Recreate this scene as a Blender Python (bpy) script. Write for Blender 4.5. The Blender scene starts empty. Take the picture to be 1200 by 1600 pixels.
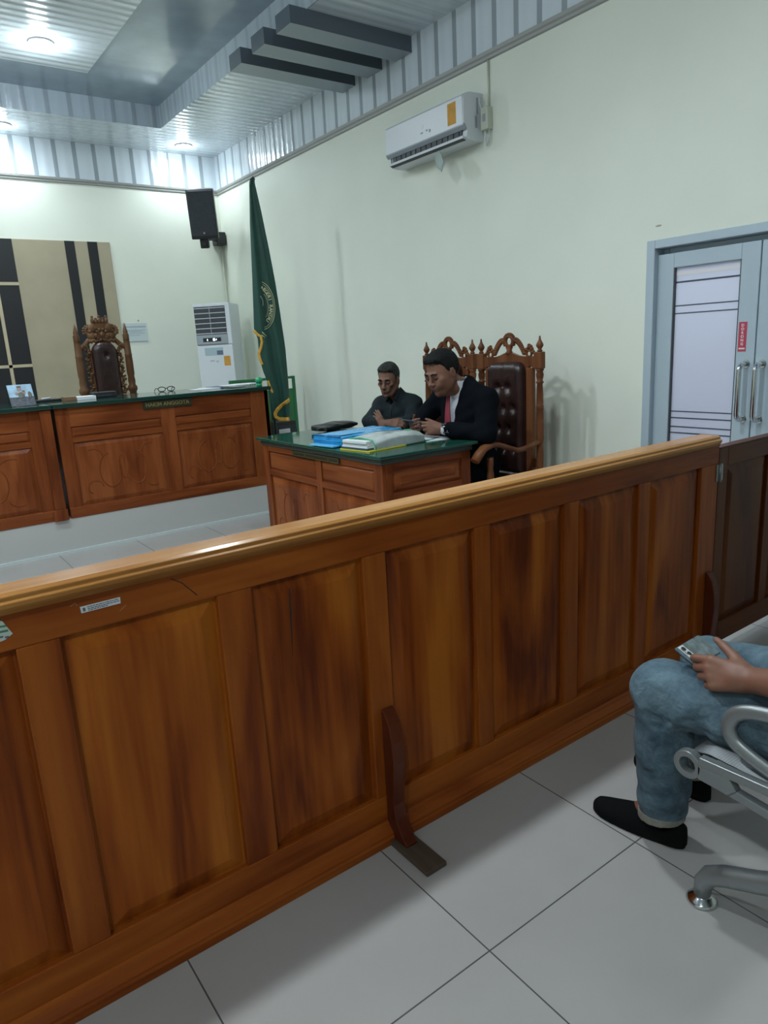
EXPOSURE = 0.0
import bpy, math, random
import numpy as np
from mathutils import Vector, Matrix
random.seed(7)
SC = bpy.context.scene
COL = SC.collection
PI = math.pi
R_ = math.radians

# ------------------------------------------------------------------ camera
CAM_H = 1.47
yaw, pitch, roll = R_(35.619), R_(-13.45), R_(-3.174)
fw = Vector((math.sin(yaw)*math.cos(pitch), math.cos(yaw)*math.cos(pitch), math.sin(pitch)))
rt = Vector((math.cos(yaw), -math.sin(yaw), 0.0))
up = rt.cross(fw)
rt2 = rt*math.cos(roll) + up*math.sin(roll)
up2 = rt2.cross(fw)
cam_data = bpy.data.cameras.new('camera')
cam = bpy.data.objects.new('camera', cam_data)
COL.objects.link(cam)
cam.matrix_world = Matrix(((rt2.x, up2.x, -fw.x, 0), (rt2.y, up2.y, -fw.y, 0), (rt2.z, up2.z, -fw.z, CAM_H), (0, 0, 0, 1)))
cam_data.sensor_fit = 'VERTICAL'
cam_data.sensor_height = 24.0
cam_data.sensor_width = 18.0
cam_data.lens = 24.0*1090.0/1600.0
cam_data.clip_start = 0.02
SC.camera = cam
SC.view_settings.view_transform = 'Standard'
SC.view_settings.look = 'None'
SC.view_settings.exposure = EXPOSURE if 'EXPOSURE' in globals() else 0.0
SC.view_settings.gamma = 1.0
SC.view_settings.use_curve_mapping = False

# ------------------------------------------------------------------ materials
def newmat(name):
    m = bpy.data.materials.new(name)
    m.use_nodes = True
    nt = m.node_tree
    b = nt.nodes['Principled BSDF']
    return m, nt, b

def C4(c):
    return (c[0], c[1], c[2], 1.0)

def srgb(r, g, b):
    f = lambda u: (u/255/12.92) if u/255 <= 0.04045 else ((u/255+0.055)/1.055)**2.4
    return (f(r), f(g), f(b))

def plain(name, col, rough=0.5, metal=0.0, coat=0.0, noise=0.0, nscale=8.0, bump=0.0, bscale=200.0, spec=0.5):
    m, nt, b = newmat(name)
    b.inputs['Base Color'].default_value = C4(col)
    b.inputs['Roughness'].default_value = rough
    b.inputs['Metallic'].default_value = metal
    b.inputs['Specular IOR Level'].default_value = spec
    if coat:
        b.inputs['Coat Weight'].default_value = coat
        b.inputs['Coat Roughness'].default_value = 0.08
    tc = nt.nodes.new('ShaderNodeTexCoord')
    if noise:
        n = nt.nodes.new('ShaderNodeTexNoise')
        n.inputs['Scale'].default_value = nscale
        n.inputs['Detail'].default_value = 5
        nt.links.new(tc.outputs['Object'], n.inputs['Vector'])
        r = nt.nodes.new('ShaderNodeValToRGB')
        r.color_ramp.elements[0].position = 0.3
        r.color_ramp.elements[1].position = 0.7
        r.color_ramp.elements[0].color = C4([max(0, c*(1-noise)) for c in col])
        r.color_ramp.elements[1].color = C4([min(1, c*(1+noise)) for c in col])
        nt.links.new(n.outputs['Fac'], r.inputs['Fac'])
        nt.links.new(r.outputs['Color'], b.inputs['Base Color'])
    if bump:
        n = nt.nodes.new('ShaderNodeTexNoise')
        n.inputs['Scale'].default_value = bscale
        n.inputs['Detail'].default_value = 3
        nt.links.new(tc.outputs['Object'], n.inputs['Vector'])
        bp = nt.nodes.new('ShaderNodeBump')
        bp.inputs['Strength'].default_value = bump
        bp.inputs['Distance'].default_value = 0.01
        nt.links.new(n.outputs['Fac'], bp.inputs['Height'])
        nt.links.new(bp.outputs['Normal'], b.inputs['Normal'])
    return m

def emit(name, col, strength):
    m, nt, b = newmat(name)
    b.inputs['Base Color'].default_value = C4(col)
    b.inputs['Emission Color'].default_value = C4(col)
    b.inputs['Emission Strength'].default_value = strength
    return m

def wood(name, cols, axis='z', rough=0.28, coat=0.4, scale=1.0, streak=1.0):
    """varnished wood: broad tone boards plus fine grain streaks running along one axis"""
    m, nt, b = newmat(name)
    N = nt.nodes.new
    L = nt.links.new
    tc = N('ShaderNodeTexCoord')
    oi = N('ShaderNodeObjectInfo')
    mul = N('ShaderNodeVectorMath'); mul.operation = 'SCALE'
    mul.inputs[0].default_value = (3.7, 5.1, 7.3)
    L(oi.outputs['Random'], mul.inputs['Scale'])
    add = N('ShaderNodeVectorMath'); add.operation = 'ADD'
    L(tc.outputs['Object'], add.inputs[0]); L(mul.outputs['Vector'], add.inputs[1])
    mp = N('ShaderNodeMapping')
    k = {'x': (0.16, 1, 1), 'y': (1, 0.16, 1), 'z': (1, 1, 0.16)}[axis]
    mp.inputs['Scale'].default_value = [v*scale for v in k]
    L(add.outputs['Vector'], mp.inputs['Vector'])
    n1 = N('ShaderNodeTexNoise'); n1.inputs['Scale'].default_value = 6.0; n1.inputs['Detail'].default_value = 3
    n1.inputs['Distortion'].default_value = 0.9
    L(mp.outputs['Vector'], n1.inputs['Vector'])
    n2 = N('ShaderNodeTexNoise'); n2.inputs['Scale'].default_value = 55.0; n2.inputs['Detail'].default_value = 4
    mp2 = N('ShaderNodeMapping')
    mp2.inputs['Scale'].default_value = [v*(0.35 if i == 'xyz'.index(axis) else 1) for i, v in enumerate((1, 1, 1))]
    L(mp.outputs['Vector'], mp2.inputs['Vector']); L(mp2.outputs['Vector'], n2.inputs['Vector'])
    mx = N('ShaderNodeMath'); mx.operation = 'MULTIPLY_ADD'
    mx.inputs[1].default_value = 0.32*streak
    L(n2.outputs['Fac'], mx.inputs[0])
    sc = N('ShaderNodeMath'); sc.operation = 'MULTIPLY'; sc.inputs[1].default_value = 1.15
    L(n1.outputs['Fac'], sc.inputs[0])
    L(sc.outputs[0], mx.inputs[2])
    sub = N('ShaderNodeMath'); sub.operation = 'SUBTRACT'; sub.inputs[1].default_value = 0.16*streak+0.075
    L(mx.outputs[0], sub.inputs[0])
    cr = N('ShaderNodeValToRGB')
    e = cr.color_ramp.elements
    e[0].position = 0.30; e[0].color = C4(cols[0])
    e[1].position = 0.71; e[1].color = C4(cols[2])
    x = e.new(0.48); x.color = C4(cols[1])
    L(sub.outputs[0], cr.inputs['Fac'])
    L(cr.outputs['Color'], b.inputs['Base Color'])
    b.inputs['Roughness'].default_value = rough
    b.inputs['Coat Weight'].default_value = coat*0.22
    b.inputs['Specular IOR Level'].default_value = 0.12
    b.inputs['Coat Roughness'].default_value = 0.12
    bp = N('ShaderNodeBump'); bp.inputs['Strength'].default_value = 0.06; bp.inputs['Distance'].default_value = 0.004
    L(n2.outputs['Fac'], bp.inputs['Height'])
    L(bp.outputs['Normal'], b.inputs['Normal'])
    return m

RAILC = [(0.12, 0.021, 0.004), (0.28, 0.062, 0.007), (0.43, 0.125, 0.014)]
FRAMEC = [(0.165, 0.032, 0.006), (0.27, 0.062, 0.009), (0.37, 0.10, 0.014)]
DESKC = [(0.115, 0.027, 0.008), (0.19, 0.049, 0.014), (0.265, 0.080, 0.024)]
CHAIRC = [(0.078, 0.026, 0.011), (0.128, 0.046, 0.019), (0.178, 0.070, 0.030)]
JUDGEC = [(0.068, 0.034, 0.017), (0.115, 0.058, 0.029), (0.17, 0.092, 0.047)]
CAPC = [(0.29, 0.115, 0.028), (0.40, 0.175, 0.045), (0.52, 0.25, 0.075)]
M = {}
M['rail_z'] = wood('varnished_teak_vertical', RAILC, 'z', 0.34, 0.2, 0.9)
M['rail_fz'] = wood('varnished_teak_frame_vertical', FRAMEC, 'z', 0.34, 0.2)
M['rail_fx'] = wood('varnished_teak_frame_horizontal', FRAMEC, 'x', 0.34, 0.2)
M['gate_z'] = wood('shade_toned_teak_vertical', [tuple(c*0.32 for c in k) for k in FRAMEC], 'z', 0.36, 0.15)  # frame wood darkened: shade at the barrier's far end put into the colour
M['gate_x'] = wood('shade_toned_teak_horizontal', [tuple(c*0.32 for c in k) for k in FRAMEC], 'x', 0.36, 0.15)
M['cap_x'] = wood('worn_honey_wood', CAPC, 'x', 0.25, 0.6, 0.8)
M['brace'] = wood('red_brown_stained_wood', [(0.075, 0.014, 0.006), (0.10, 0.021, 0.008), (0.13, 0.03, 0.011)], 'z', 0.2, 0.6, 1, 0.5)
M['foot'] = wood('scuffed_grey_brown_wood', [(0.055, 0.036, 0.026), (0.08, 0.054, 0.04), (0.115, 0.08, 0.06)], 'y', 0.5, 0.1)
M['desk_z'] = wood('carved_teak_vertical', DESKC, 'z', 0.35, 0.3)
M['desk_x'] = wood('carved_teak_horizontal', DESKC, 'x', 0.35, 0.3)
M['desk_y'] = wood('carved_teak_across', DESKC, 'y', 0.35, 0.3)
M['chair'] = wood('chair_teak', CHAIRC, 'z', 0.32, 0.35)
M['judge'] = wood('judge_chair_teak', JUDGEC, 'z', 0.35, 0.3)
M['leather'] = plain('dark_brown_leather', (0.026, 0.011, 0.010), 0.32, noise=0.3, nscale=14, bump=0.25, bscale=60)
M['glass_green'] = plain('dark_green_glass_top', (0.011, 0.068, 0.046), 0.07)
M['glass_edge'] = plain('pale_green_glass_edge', (0.05, 0.17, 0.12), 0.12, coat=0.5)
M['bench_glass'] = plain('bench_green_glass', (0.010, 0.042, 0.033), 0.08)
M['plate'] = plain('green_black_plate', (0.018, 0.025, 0.012), 0.4)
M['gold'] = plain('dull_gold', (0.30, 0.22, 0.07), 0.45, 0.4)
M['wall'] = plain('pale_cream_green_paint', (0.75, 0.785, 0.695), 0.5, noise=0.03, nscale=1.5, bump=0.05, bscale=40)
M['trim'] = plain('grey_ceiling_trim', (0.34, 0.35, 0.34), 0.4)
M['alu'] = plain('grey_aluminium', (0.44, 0.53, 0.60), 0.4, 0.1)
M['alu_dark'] = plain('dark_gasket', (0.05, 0.055, 0.06), 0.5)
M['chrome'] = plain('chrome', (0.62, 0.64, 0.66), 0.14, 1.0)
M['steel'] = plain('silver_painted_steel', (0.27, 0.29, 0.295), 0.36, 0.6)
M['white_plastic'] = plain('white_plastic', (0.68, 0.72, 0.76), 0.35)
M['grey_plastic'] = plain('grey_plastic', (0.32, 0.36, 0.40), 0.4)
M['dark_grille'] = plain('dark_grille', (0.045, 0.052, 0.06), 0.5)
M['black'] = plain('black_plastic', (0.014, 0.016, 0.018), 0.45)
M['spk'] = plain('matte_black_speaker', (0.03, 0.037, 0.046), 0.6, noise=0.2, nscale=30)
M['orange'] = plain('orange_sticker', (0.60, 0.30, 0.045), 0.6, noise=0.1, nscale=20)
M['paper'] = plain('white_paper', (0.72, 0.74, 0.77), 0.7)
M['paper_dim'] = plain('pale_blue_grey_paper', (0.56, 0.63, 0.64), 0.7)
M['ink'] = plain('blue_grey_ink', (0.12, 0.15, 0.22), 0.7)
M['beige'] = plain('beige_panel_paint', (0.37, 0.325, 0.225), 0.6, noise=0.06, nscale=3)
M['stripe_black'] = plain('black_panel_gloss', (0.010, 0.011, 0.013), 0.5)
M['beige_line'] = plain('pale_beige_line', (0.50, 0.43, 0.29), 0.6)
M['flag'] = plain('dark_green_satin_cloth', (0.008, 0.058, 0.042), 0.55, noise=0.12, nscale=10)
M['fringe'] = plain('golden_fringe', (0.62, 0.34, 0.04), 0.6, noise=0.2, nscale=60)
M['thread'] = plain('pale_gold_thread', (0.55, 0.56, 0.34), 0.6)
M['green_metal'] = plain('green_painted_metal', (0.035, 0.19, 0.075), 0.4)
M['green_plastic'] = plain('bright_green_plastic', (0.02, 0.30, 0.14), 0.4)
M['blue_plastic'] = plain('bright_blue_plastic_folder', (0.015, 0.31, 0.66), 0.25, noise=0.25, nscale=18, coat=0.25)
M['clear'] = plain('cloudy_clear_plastic', (0.40, 0.45, 0.45), 0.22, coat=0.6, noise=0.18, nscale=16)
M['yellow'] = plain('yellow_card', (0.62, 0.56, 0.04), 0.5)
M['navy_card'] = plain('navy_card', (0.04, 0.07, 0.13), 0.5)
M['red'] = plain('red_sticker', (0.48, 0.05, 0.09), 0.5)
M['white'] = plain('white_lettering_and_glint', (0.75, 0.72, 0.74), 0.5)
M['skin_suit'] = plain('warm_brown_skin', (0.185, 0.090, 0.060), 0.55, noise=0.12, nscale=14, spec=0.25)
M['skin_old'] = plain('brown_weathered_skin', (0.205, 0.105, 0.074), 0.55, noise=0.15, nscale=16, spec=0.25)
M['skin_arm'] = plain('brown_forearm_skin', (0.205, 0.088, 0.055), 0.5, noise=0.08, nscale=12)
M['hair'] = plain('black_hair', (0.003, 0.0034, 0.0038), 0.7, bump=0.25, bscale=120, spec=0.25)
M['hair_grey'] = plain('greying_hair', (0.030, 0.034, 0.031), 0.65, noise=0.6, nscale=40, bump=0.5, bscale=120, spec=0.2)
M['eye'] = plain('dark_eye', (0.016, 0.010, 0.009), 0.6, spec=0.2)
M['brow'] = plain('dark_brow_hair', (0.016, 0.012, 0.010), 0.8, spec=0.1)
M['green_cloth'] = plain('dark_grey_green_edge', (0.035, 0.055, 0.046), 0.5)
M['lip'] = plain('lip_skin', (0.13, 0.048, 0.040), 0.5)
M['suit'] = plain('navy_black_suit_cloth', (0.0032, 0.0046, 0.0072), 0.9, spec=0.08)
M['shirt'] = plain('white_shirt_cloth', (0.58, 0.60, 0.66), 0.8)
M['tie'] = plain('crimson_tie_silk', (0.19, 0.012, 0.028), 0.6)
M['dark_shirt'] = plain('charcoal_shirt_cloth', (0.016, 0.023, 0.027), 0.85, noise=0.2, nscale=10, spec=0.15)
M['shoe'] = plain('black_canvas', (0.005, 0.0055, 0.006), 0.9, spec=0.12)
M['dark_cloth'] = plain('dark_purple_black_cloth', (0.014, 0.011, 0.018), 0.9, spec=0.15)
M['phone_case'] = plain('clear_blue_grey_phone_case', (0.09, 0.13, 0.15), 0.12, coat=1.0, noise=0.6, nscale=40)
M['phone_strip'] = plain('pale_camera_strip', (0.75, 0.78, 0.78), 0.2)
M['phone_red'] = plain('dark_red_phone_back', (0.16, 0.012, 0.025), 0.25)
M['phone_dark'] = plain('dark_blue_phone', (0.06, 0.10, 0.13), 0.15, coat=0.8)
M['pipe'] = plain('cream_conduit', (0.55, 0.58, 0.48), 0.5)
M['podium'] = plain('white_podium_tile', (0.50, 0.51, 0.50), 0.25)
M['tagm'] = plain('pale_green_hanging_tag', (0.34, 0.42, 0.39), 0.5)
M['rust'] = plain('plaster_chip', (0.45, 0.44, 0.38), 0.8)

def denim():
    m, nt, b = newmat('washed_blue_denim')
    N = nt.nodes.new; L = nt.links.new
    tc = N('ShaderNodeTexCoord')
    n1 = N('ShaderNodeTexNoise'); n1.inputs['Scale'].default_value = 9; n1.inputs['Detail'].default_value = 6
    n1.inputs['Roughness'].default_value = 0.65
    n1.inputs['Distortion'].default_value = 0.15
    L(tc.outputs['Object'], n1.inputs['Vector'])
    cr = N('ShaderNodeValToRGB')
    cr.color_ramp.elements[0].position = 0.32; cr.color_ramp.elements[0].color = C4((0.030, 0.062, 0.090))
    cr.color_ramp.elements[1].position = 0.72; cr.color_ramp.elements[1].color = C4((0.155, 0.235, 0.285))
    L(n1.outputs['Fac'], cr.inputs['Fac']); L(cr.outputs['Color'], b.inputs['Base Color'])
    b.inputs['Roughness'].default_value = 0.85
    n2 = N('ShaderNodeTexNoise'); n2.inputs['Scale'].default_value = 24; n2.inputs['Detail'].default_value = 4
    n2.inputs['Distortion'].default_value = 0.3
    L(tc.outputs['Object'], n2.inputs['Vector'])
    bp = N('ShaderNodeBump'); bp.inputs['Strength'].default_value = 0.55; bp.inputs['Distance'].default_value = 0.02
    L(n2.outputs['Fac'], bp.inputs['Height']); L(bp.outputs['Normal'], b.inputs['Normal'])
    return m
M['denim'] = denim()
M['denim_hem'] = plain('pale_denim_hem', (0.22, 0.21, 0.18), 0.85, noise=0.2, nscale=30)

def tiles(name, base, grout, size, ox, oy, gw, rough):
    m, nt, b = newmat(name)
    N = nt.nodes.new; L = nt.links.new
    tc = N('ShaderNodeTexCoord')
    sep = N('ShaderNodeSeparateXYZ'); L(tc.outputs['Object'], sep.inputs[0])
    outs = []
    ids = []
    for ax, o in (('X', ox), ('Y', oy)):
        s = N('ShaderNodeMath'); s.operation = 'SUBTRACT'; s.inputs[1].default_value = o
        L(sep.outputs[ax], s.inputs[0])
        d = N('ShaderNodeMath'); d.operation = 'DIVIDE'; d.inputs[1].default_value = size
        L(s.outputs[0], d.inputs[0])
        f = N('ShaderNodeMath'); f.operation = 'FLOOR'; L(d.outputs[0], f.inputs[0]); ids.append(f)
        fr = N('ShaderNodeMath'); fr.operation = 'FRACT'; L(d.outputs[0], fr.inputs[0])
        c = N('ShaderNodeMath'); c.operation = 'SUBTRACT'; c.inputs[1].default_value = 0.5; L(fr.outputs[0], c.inputs[0])
        a = N('ShaderNodeMath'); a.operation = 'ABSOLUTE'; L(c.outputs[0], a.inputs[0])
        g = N('ShaderNodeMath'); g.operation = 'GREATER_THAN'; g.inputs[1].default_value = 0.5-gw/size/2; L(a.outputs[0], g.inputs[0])
        outs.append(g)
    mxm = N('ShaderNodeMath'); mxm.operation = 'MAXIMUM'
    L(outs[0].outputs[0], mxm.inputs[0]); L(outs[1].outputs[0], mxm.inputs[1])
    n = N('ShaderNodeTexNoise'); n.inputs['Scale'].default_value = 2.2; n.inputs['Detail'].default_value = 6
    L(tc.outputs['Object'], n.inputs['Vector'])
    cr = N('ShaderNodeValToRGB')
    cr.color_ramp.elements[0].position = 0.3; cr.color_ramp.elements[0].color = C4([c*0.93 for c in base])
    cr.color_ramp.elements[1].position = 0.7; cr.color_ramp.elements[1].color = C4([c*1.04 for c in base])
    L(n.outputs['Fac'], cr.inputs['Fac'])
    mix = N('ShaderNodeMix'); mix.data_type = 'RGBA'
    L(mxm.outputs[0], mix.inputs['Factor'])
    L(cr.outputs['Color'], mix.inputs['A']); mix.inputs['B'].default_value = C4(grout)
    L(mix.outputs['Result'], b.inputs['Base Color'])
    b.inputs['Roughness'].default_value = rough
    return m
M['floor'] = tiles('pale_grey_floor_tiles', (0.425, 0.405, 0.39), (0.09, 0.09, 0.09), 0.60, 0.992, 1.040, 0.004, 0.26)

def pvc(name, base, line, size, axis, lw, rough):
    """glossy PVC ceiling boards: narrow darker silver stripe on each board"""
    m, nt, b = newmat(name)
    N = nt.nodes.new; L = nt.links.new
    tc = N('ShaderNodeTexCoord')
    sep = N('ShaderNodeSeparateXYZ'); L(tc.outputs['Object'], sep.inputs[0])
    d = N('ShaderNodeMath'); d.operation = 'DIVIDE'; d.inputs[1].default_value = size
    L(sep.outputs[axis], d.inputs[0])
    fr = N('ShaderNodeMath'); fr.operation = 'FRACT'; L(d.outputs[0], fr.inputs[0])
    g = N('ShaderNodeMath'); g.operation = 'LESS_THAN'; g.inputs[1].default_value = lw/size; L(fr.outputs[0], g.inputs[0])
    mix = N('ShaderNodeMix'); mix.data_type = 'RGBA'
    L(g.outputs[0], mix.inputs['Factor'])
    mix.inputs['A'].default_value = C4(base); mix.inputs['B'].default_value = C4(line)
    L(mix.outputs['Result'], b.inputs['Base Color'])
    b.inputs['Roughness'].default_value = rough
    b.inputs['Coat Weight'].default_value = 0.5
    b.inputs['Coat Roughness'].default_value = 0.08
    w = N('ShaderNodeMath'); w.operation = 'MULTIPLY'; w.inputs[1].default_value = 2*PI*2
    L(d.outputs[0], w.inputs[0])
    s = N('ShaderNodeMath'); s.operation = 'SINE'; L(w.outputs[0], s.inputs[0])
    bp = N('ShaderNodeBump'); bp.inputs['Strength'].default_value = 0.25; bp.inputs['Distance'].default_value = 0.006
    L(s.outputs[0], bp.inputs['Height']); L(bp.outputs['Normal'], b.inputs['Normal'])
    L(bp.outputs['Normal'], b.inputs['Coat Normal'])
    return m
PV = (0.64, 0.71, 0.77); PL = (0.32, 0.37, 0.41)
M['pvc_wall_x'] = pvc('white_board_cladding_back', PV, PL, 0.21, 'X', 0.045, 0.18)
M['pvc_wall_y'] = pvc('white_board_cladding_side', PV, PL, 0.205, 'Y', 0.045, 0.18)
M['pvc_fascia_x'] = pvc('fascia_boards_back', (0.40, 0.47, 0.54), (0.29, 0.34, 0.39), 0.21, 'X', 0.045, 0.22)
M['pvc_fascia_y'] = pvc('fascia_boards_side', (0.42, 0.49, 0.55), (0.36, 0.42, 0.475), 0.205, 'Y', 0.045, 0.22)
M['pvc_ceil'] = pvc('white_board_ceiling', (0.60, 0.67, 0.72), (0.52, 0.59, 0.635), 0.20, 'Y', 0.02, 0.22)
M['pvc_grey'] = plain('slate_grey_gloss_board', (0.27, 0.35, 0.43), 0.2, coat=0.5, noise=0.1, nscale=4)
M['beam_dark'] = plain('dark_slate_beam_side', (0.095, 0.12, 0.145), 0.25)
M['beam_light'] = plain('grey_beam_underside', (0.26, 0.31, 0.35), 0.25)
M['lamp'] = emit('lit_downlight', (0.90, 0.96, 1.0), 40.0)
M['lamp_rim'] = plain('white_lamp_rim', (0.7, 0.72, 0.75), 0.4)

def frosted():
    m, nt, b = newmat('frosted_glass_film')
    N = nt.nodes.new; L = nt.links.new
    out = nt.nodes['Material Output']
    tr = N('ShaderNodeBsdfTranslucent'); tr.inputs['Color'].default_value = C4((0.80, 0.82, 0.88))
    df = N('ShaderNodeBsdfDiffuse'); df.inputs['Color'].default_value = C4((0.55, 0.58, 0.64))
    gl = N('ShaderNodeBsdfGlossy'); gl.inputs['Roughness'].default_value = 0.12
    m1 = N('ShaderNodeMixShader'); m1.inputs[0].default_value = 0.30
    L(tr.outputs[0], m1.inputs[1]); L(df.outputs[0], m1.inputs[2])
    m2 = N('ShaderNodeMixShader'); m2.inputs[0].default_value = 0.06
    L(m1.outputs[0], m2.inputs[1]); L(gl.outputs[0], m2.inputs[2])
    L(m2.outputs[0], out.inputs['Surface'])
    return m
M['frosted'] = frosted()
M['tube'] = emit('lit_tube', (0.95, 0.97, 1.0), 9.0)

# ------------------------------------------------------------------ mesh builder
class MB:
    def __init__(s, xf=None):
        s.v = []; s.f = []; s.sm = []; s.mi = []; s.xf = xf; s.cur = 0
    def _add(s, vs, fs, smooth=False):
        o = len(s.v)
        for p in vs:
            p = Vector(p)
            if s.xf is not None: p = s.xf @ p
            s.v.append(p)
        for f in fs:
            s.f.append([i+o for i in f]); s.sm.append(smooth); s.mi.append(s.cur)
        return s
    def box(s, x0, x1, y0, y1, z0, z1):
        return s._add([(x0,y0,z0),(x1,y0,z0),(x1,y1,z0),(x0,y1,z0),(x0,y0,z1),(x1,y0,z1),(x1,y1,z1),(x0,y1,z1)],
                      [(0,3,2,1),(4,5,6,7),(0,1,5,4),(1,2,6,5),(2,3,7,6),(3,0,4,7)])
    def quad(s, a, b, c, d):
        return s._add([a, b, c, d], [(0, 1, 2, 3)])
    def prism(s, poly, axis, a0, a1, smooth=False):
        """poly: 2D outline in the two other axes (x: yz, y: xz, z: xy) extruded along axis"""
        def P(u, w, a):
            return {'x': (a, u, w), 'y': (u, a, w), 'z': (u, w, a)}[axis]
        n = len(poly)
        vs = [P(u, w, a0) for u, w in poly] + [P(u, w, a1) for u, w in poly]
        fs = [list(range(n))[::-1], list(range(n, 2*n))] + [(i, (i+1) % n, n+(i+1) % n, n+i) for i in range(n)]
        return s._add(vs, fs, smooth)
    def ringplate(s, outer, inner, axis, a0, a1):
        """plate with a hole: outer and inner loops of the same count"""
        def P(u, w, a):
            return {'x': (a, u, w), 'y': (u, a, w), 'z': (u, w, a)}[axis]
        n = len(outer)
        vs = [P(*p, a0) for p in outer]+[P(*p, a0) for p in inner]+[P(*p, a1) for p in outer]+[P(*p, a1) for p in inner]
        fs = []
        for i in range(n):
            j = (i+1) % n
            fs += [(i, j, n+j, n+i), (2*n+i, 3*n+i, 3*n+j, 2*n+j), (i, 2*n+i, 2*n+j, j), (n+i, n+j, 3*n+j, 3*n+i)]
        return s._add(vs, fs)
    def raised(s, x0, x1, z0, z1, y, deep, inset, rise):
        """raised field panel facing -y: edge sits `deep` behind y, field comes up by `rise` inside `inset`"""
        g = 0.006
        def loop(k, yy):
            return [(x0+k, yy, z0+k), (x1-k, yy, z0+k), (x1-k, yy, z1-k), (x0+k, yy, z1-k)]
        ls = [loop(0, y+deep), loop(g, y+deep), loop(inset, y+deep-rise), loop(inset+0.004, y+deep-rise-0.001)]
        vs = sum(ls, []); fs = []
        for k in range(3):
            for i in range(4):
                j = (i+1) % 4
                fs.append((4*k+i, 4*k+j, 4*k+4+j, 4*k+4+i))
        fs.append((12, 13, 14, 15))
        return s._add(vs, fs)
    def tube(s, path, r, n=10, closed=False, flat=1.0, upv=None):
        path = [Vector(p) for p in path]
        m = len(path)
        rs = r if isinstance(r, (list, tuple)) else [r]*m
        vs = []; fs = []
        prev = None
        for i, p in enumerate(path):
            if closed: t = path[(i+1) % m]-path[i-1]
            else: t = path[min(i+1, m-1)]-path[max(i-1, 0)]
            t.normalize()
            if upv is not None: a = Vector(upv)
            elif prev is None: a = Vector((0, 0, 1)) if abs(t.z) < 0.9 else Vector((1, 0, 0))
            else: a = prev
            a = a - t*a.dot(t)
            if a.length < 1e-6: a = Vector((1, 0, 0)) - t*t.x
            a.normalize(); prev = a
            b = t.cross(a)
            for k in range(n):
                an = 2*PI*k/n
                vs.append(p + a*(math.cos(an)*rs[i]) + b*(math.sin(an)*rs[i]*flat))
        for i in range(m if closed else m-1):
            i2 = (i+1) % m
            for k in range(n):
                k2 = (k+1) % n
                fs.append((i*n+k, i*n+k2, i2*n+k2, i2*n+k))
        s._add(vs, fs, True)
        if not closed:
            o = len(s.v)-m*n
            for st in (list(range(n))[::-1], [(m-1)*n+k for k in range(n)]):
                s.f.append([o+i for i in st]); s.sm.append(False); s.mi.append(s.cur)
        return s
    def lathe(s, prof, c=(0, 0, 0), n=16, axis='z'):
        vs = []; fs = []
        for r, z in prof:
            for k in range(n):
                a = 2*PI*k/n
                u, w = r*math.cos(a), r*math.sin(a)
                p = {'z': (u, w, z), 'x': (z, u, w), 'y': (u, z, w)}[axis]
                vs.append((p[0]+c[0], p[1]+c[1], p[2]+c[2]))
        m = len(prof)
        for i in range(m-1):
            for k in range(n):
                k2 = (k+1) % n
                fs.append((i*n+k, i*n+k2, (i+1)*n+k2, (i+1)*n+k))
        s._add(vs, fs, True)
        o = len(s.v)-m*n
        s.f.append([o+k for k in range(n)][::-1]); s.sm.append(False); s.mi.append(s.cur)
        s.f.append([o+(m-1)*n+k for k in range(n)]); s.sm.append(False); s.mi.append(s.cur)
        return s
    def ball(s, c, r, n=10):
        rx, ry, rz = (r, r, r) if not isinstance(r, (tuple, list)) else r
        vs = []; fs = []
        m = max(5, n//2+1)
        for i in range(m+1):
            th = PI*i/m
            for k in range(n):
                a = 2*PI*k/n
                vs.append((c[0]+rx*math.sin(th)*math.cos(a), c[1]+ry*math.sin(th)*math.sin(a), c[2]+rz*math.cos(th)))
        for i in range(m):
            for k in range(n):
                k2 = (k+1) % n
                if i == 0: fs.append((k, (i+1)*n+k, (i+1)*n+k2))
                elif i == m-1: fs.append((i*n+k, (i+1)*n+k, i*n+k2))
                else: fs.append((i*n+k, (i+1)*n+k, (i+1)*n+k2, i*n+k2))
        return s._add(vs, fs, True)
    def torus(s, c, R, r, plane='xz', n=28, m=8):
        path = []
        for k in range(n):
            a = 2*PI*k/n
            u, w = R*math.cos(a), R*math.sin(a)
            path.append({'xz': (c[0]+u, c[1], c[2]+w), 'yz': (c[0], c[1]+u, c[2]+w), 'xy': (c[0]+u, c[1]+w, c[2])}[plane])
        return s.tube(path, r, m, closed=True)
    def build(s, name, mat, parent=None, world=True, bevel=0.0, seg=2):
        me = bpy.data.meshes.new(name)
        off = Vector((0, 0, 0))
        if parent is not None and world:
            q = parent
            while q is not None:
                off += Vector(q.location); q = q.parent
        me.from_pydata([tuple(p-off) for p in s.v], [], s.f)
        mats = mat if isinstance(mat, (list, tuple)) else [mat]
        for k in mats: me.materials.append(k)
        me.polygons.foreach_set('use_smooth', s.sm)
        me.polygons.foreach_set('material_index', s.mi)
        me.update()
        o = bpy.data.objects.new(name, me)
        COL.objects.link(o)
        if parent is not None: o.parent = parent
        if bevel:
            b = o.modifiers.new('edge', 'BEVEL'); b.width = bevel; b.segments = seg; b.limit_method = 'ANGLE'
            b.angle_limit = R_(40)
        return o

def tag(o, label=None, cat=None, group=None, kind=None):
    if label: o['label'] = label
    if cat: o['category'] = cat
    if group: o['group'] = group
    if kind: o['kind'] = kind
    return o

def thing(name, label, cat, loc=(0, 0, 0), rz=0.0, group=None):
    o = bpy.data.objects.new(name, None)
    COL.objects.link(o)
    o.location = loc; o.rotation_euler = (0, 0, rz)
    o.empty_display_size = 0.05
    return tag(o, label, cat, group)

def struct(o):
    o['kind'] = 'structure'
    return o

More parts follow.
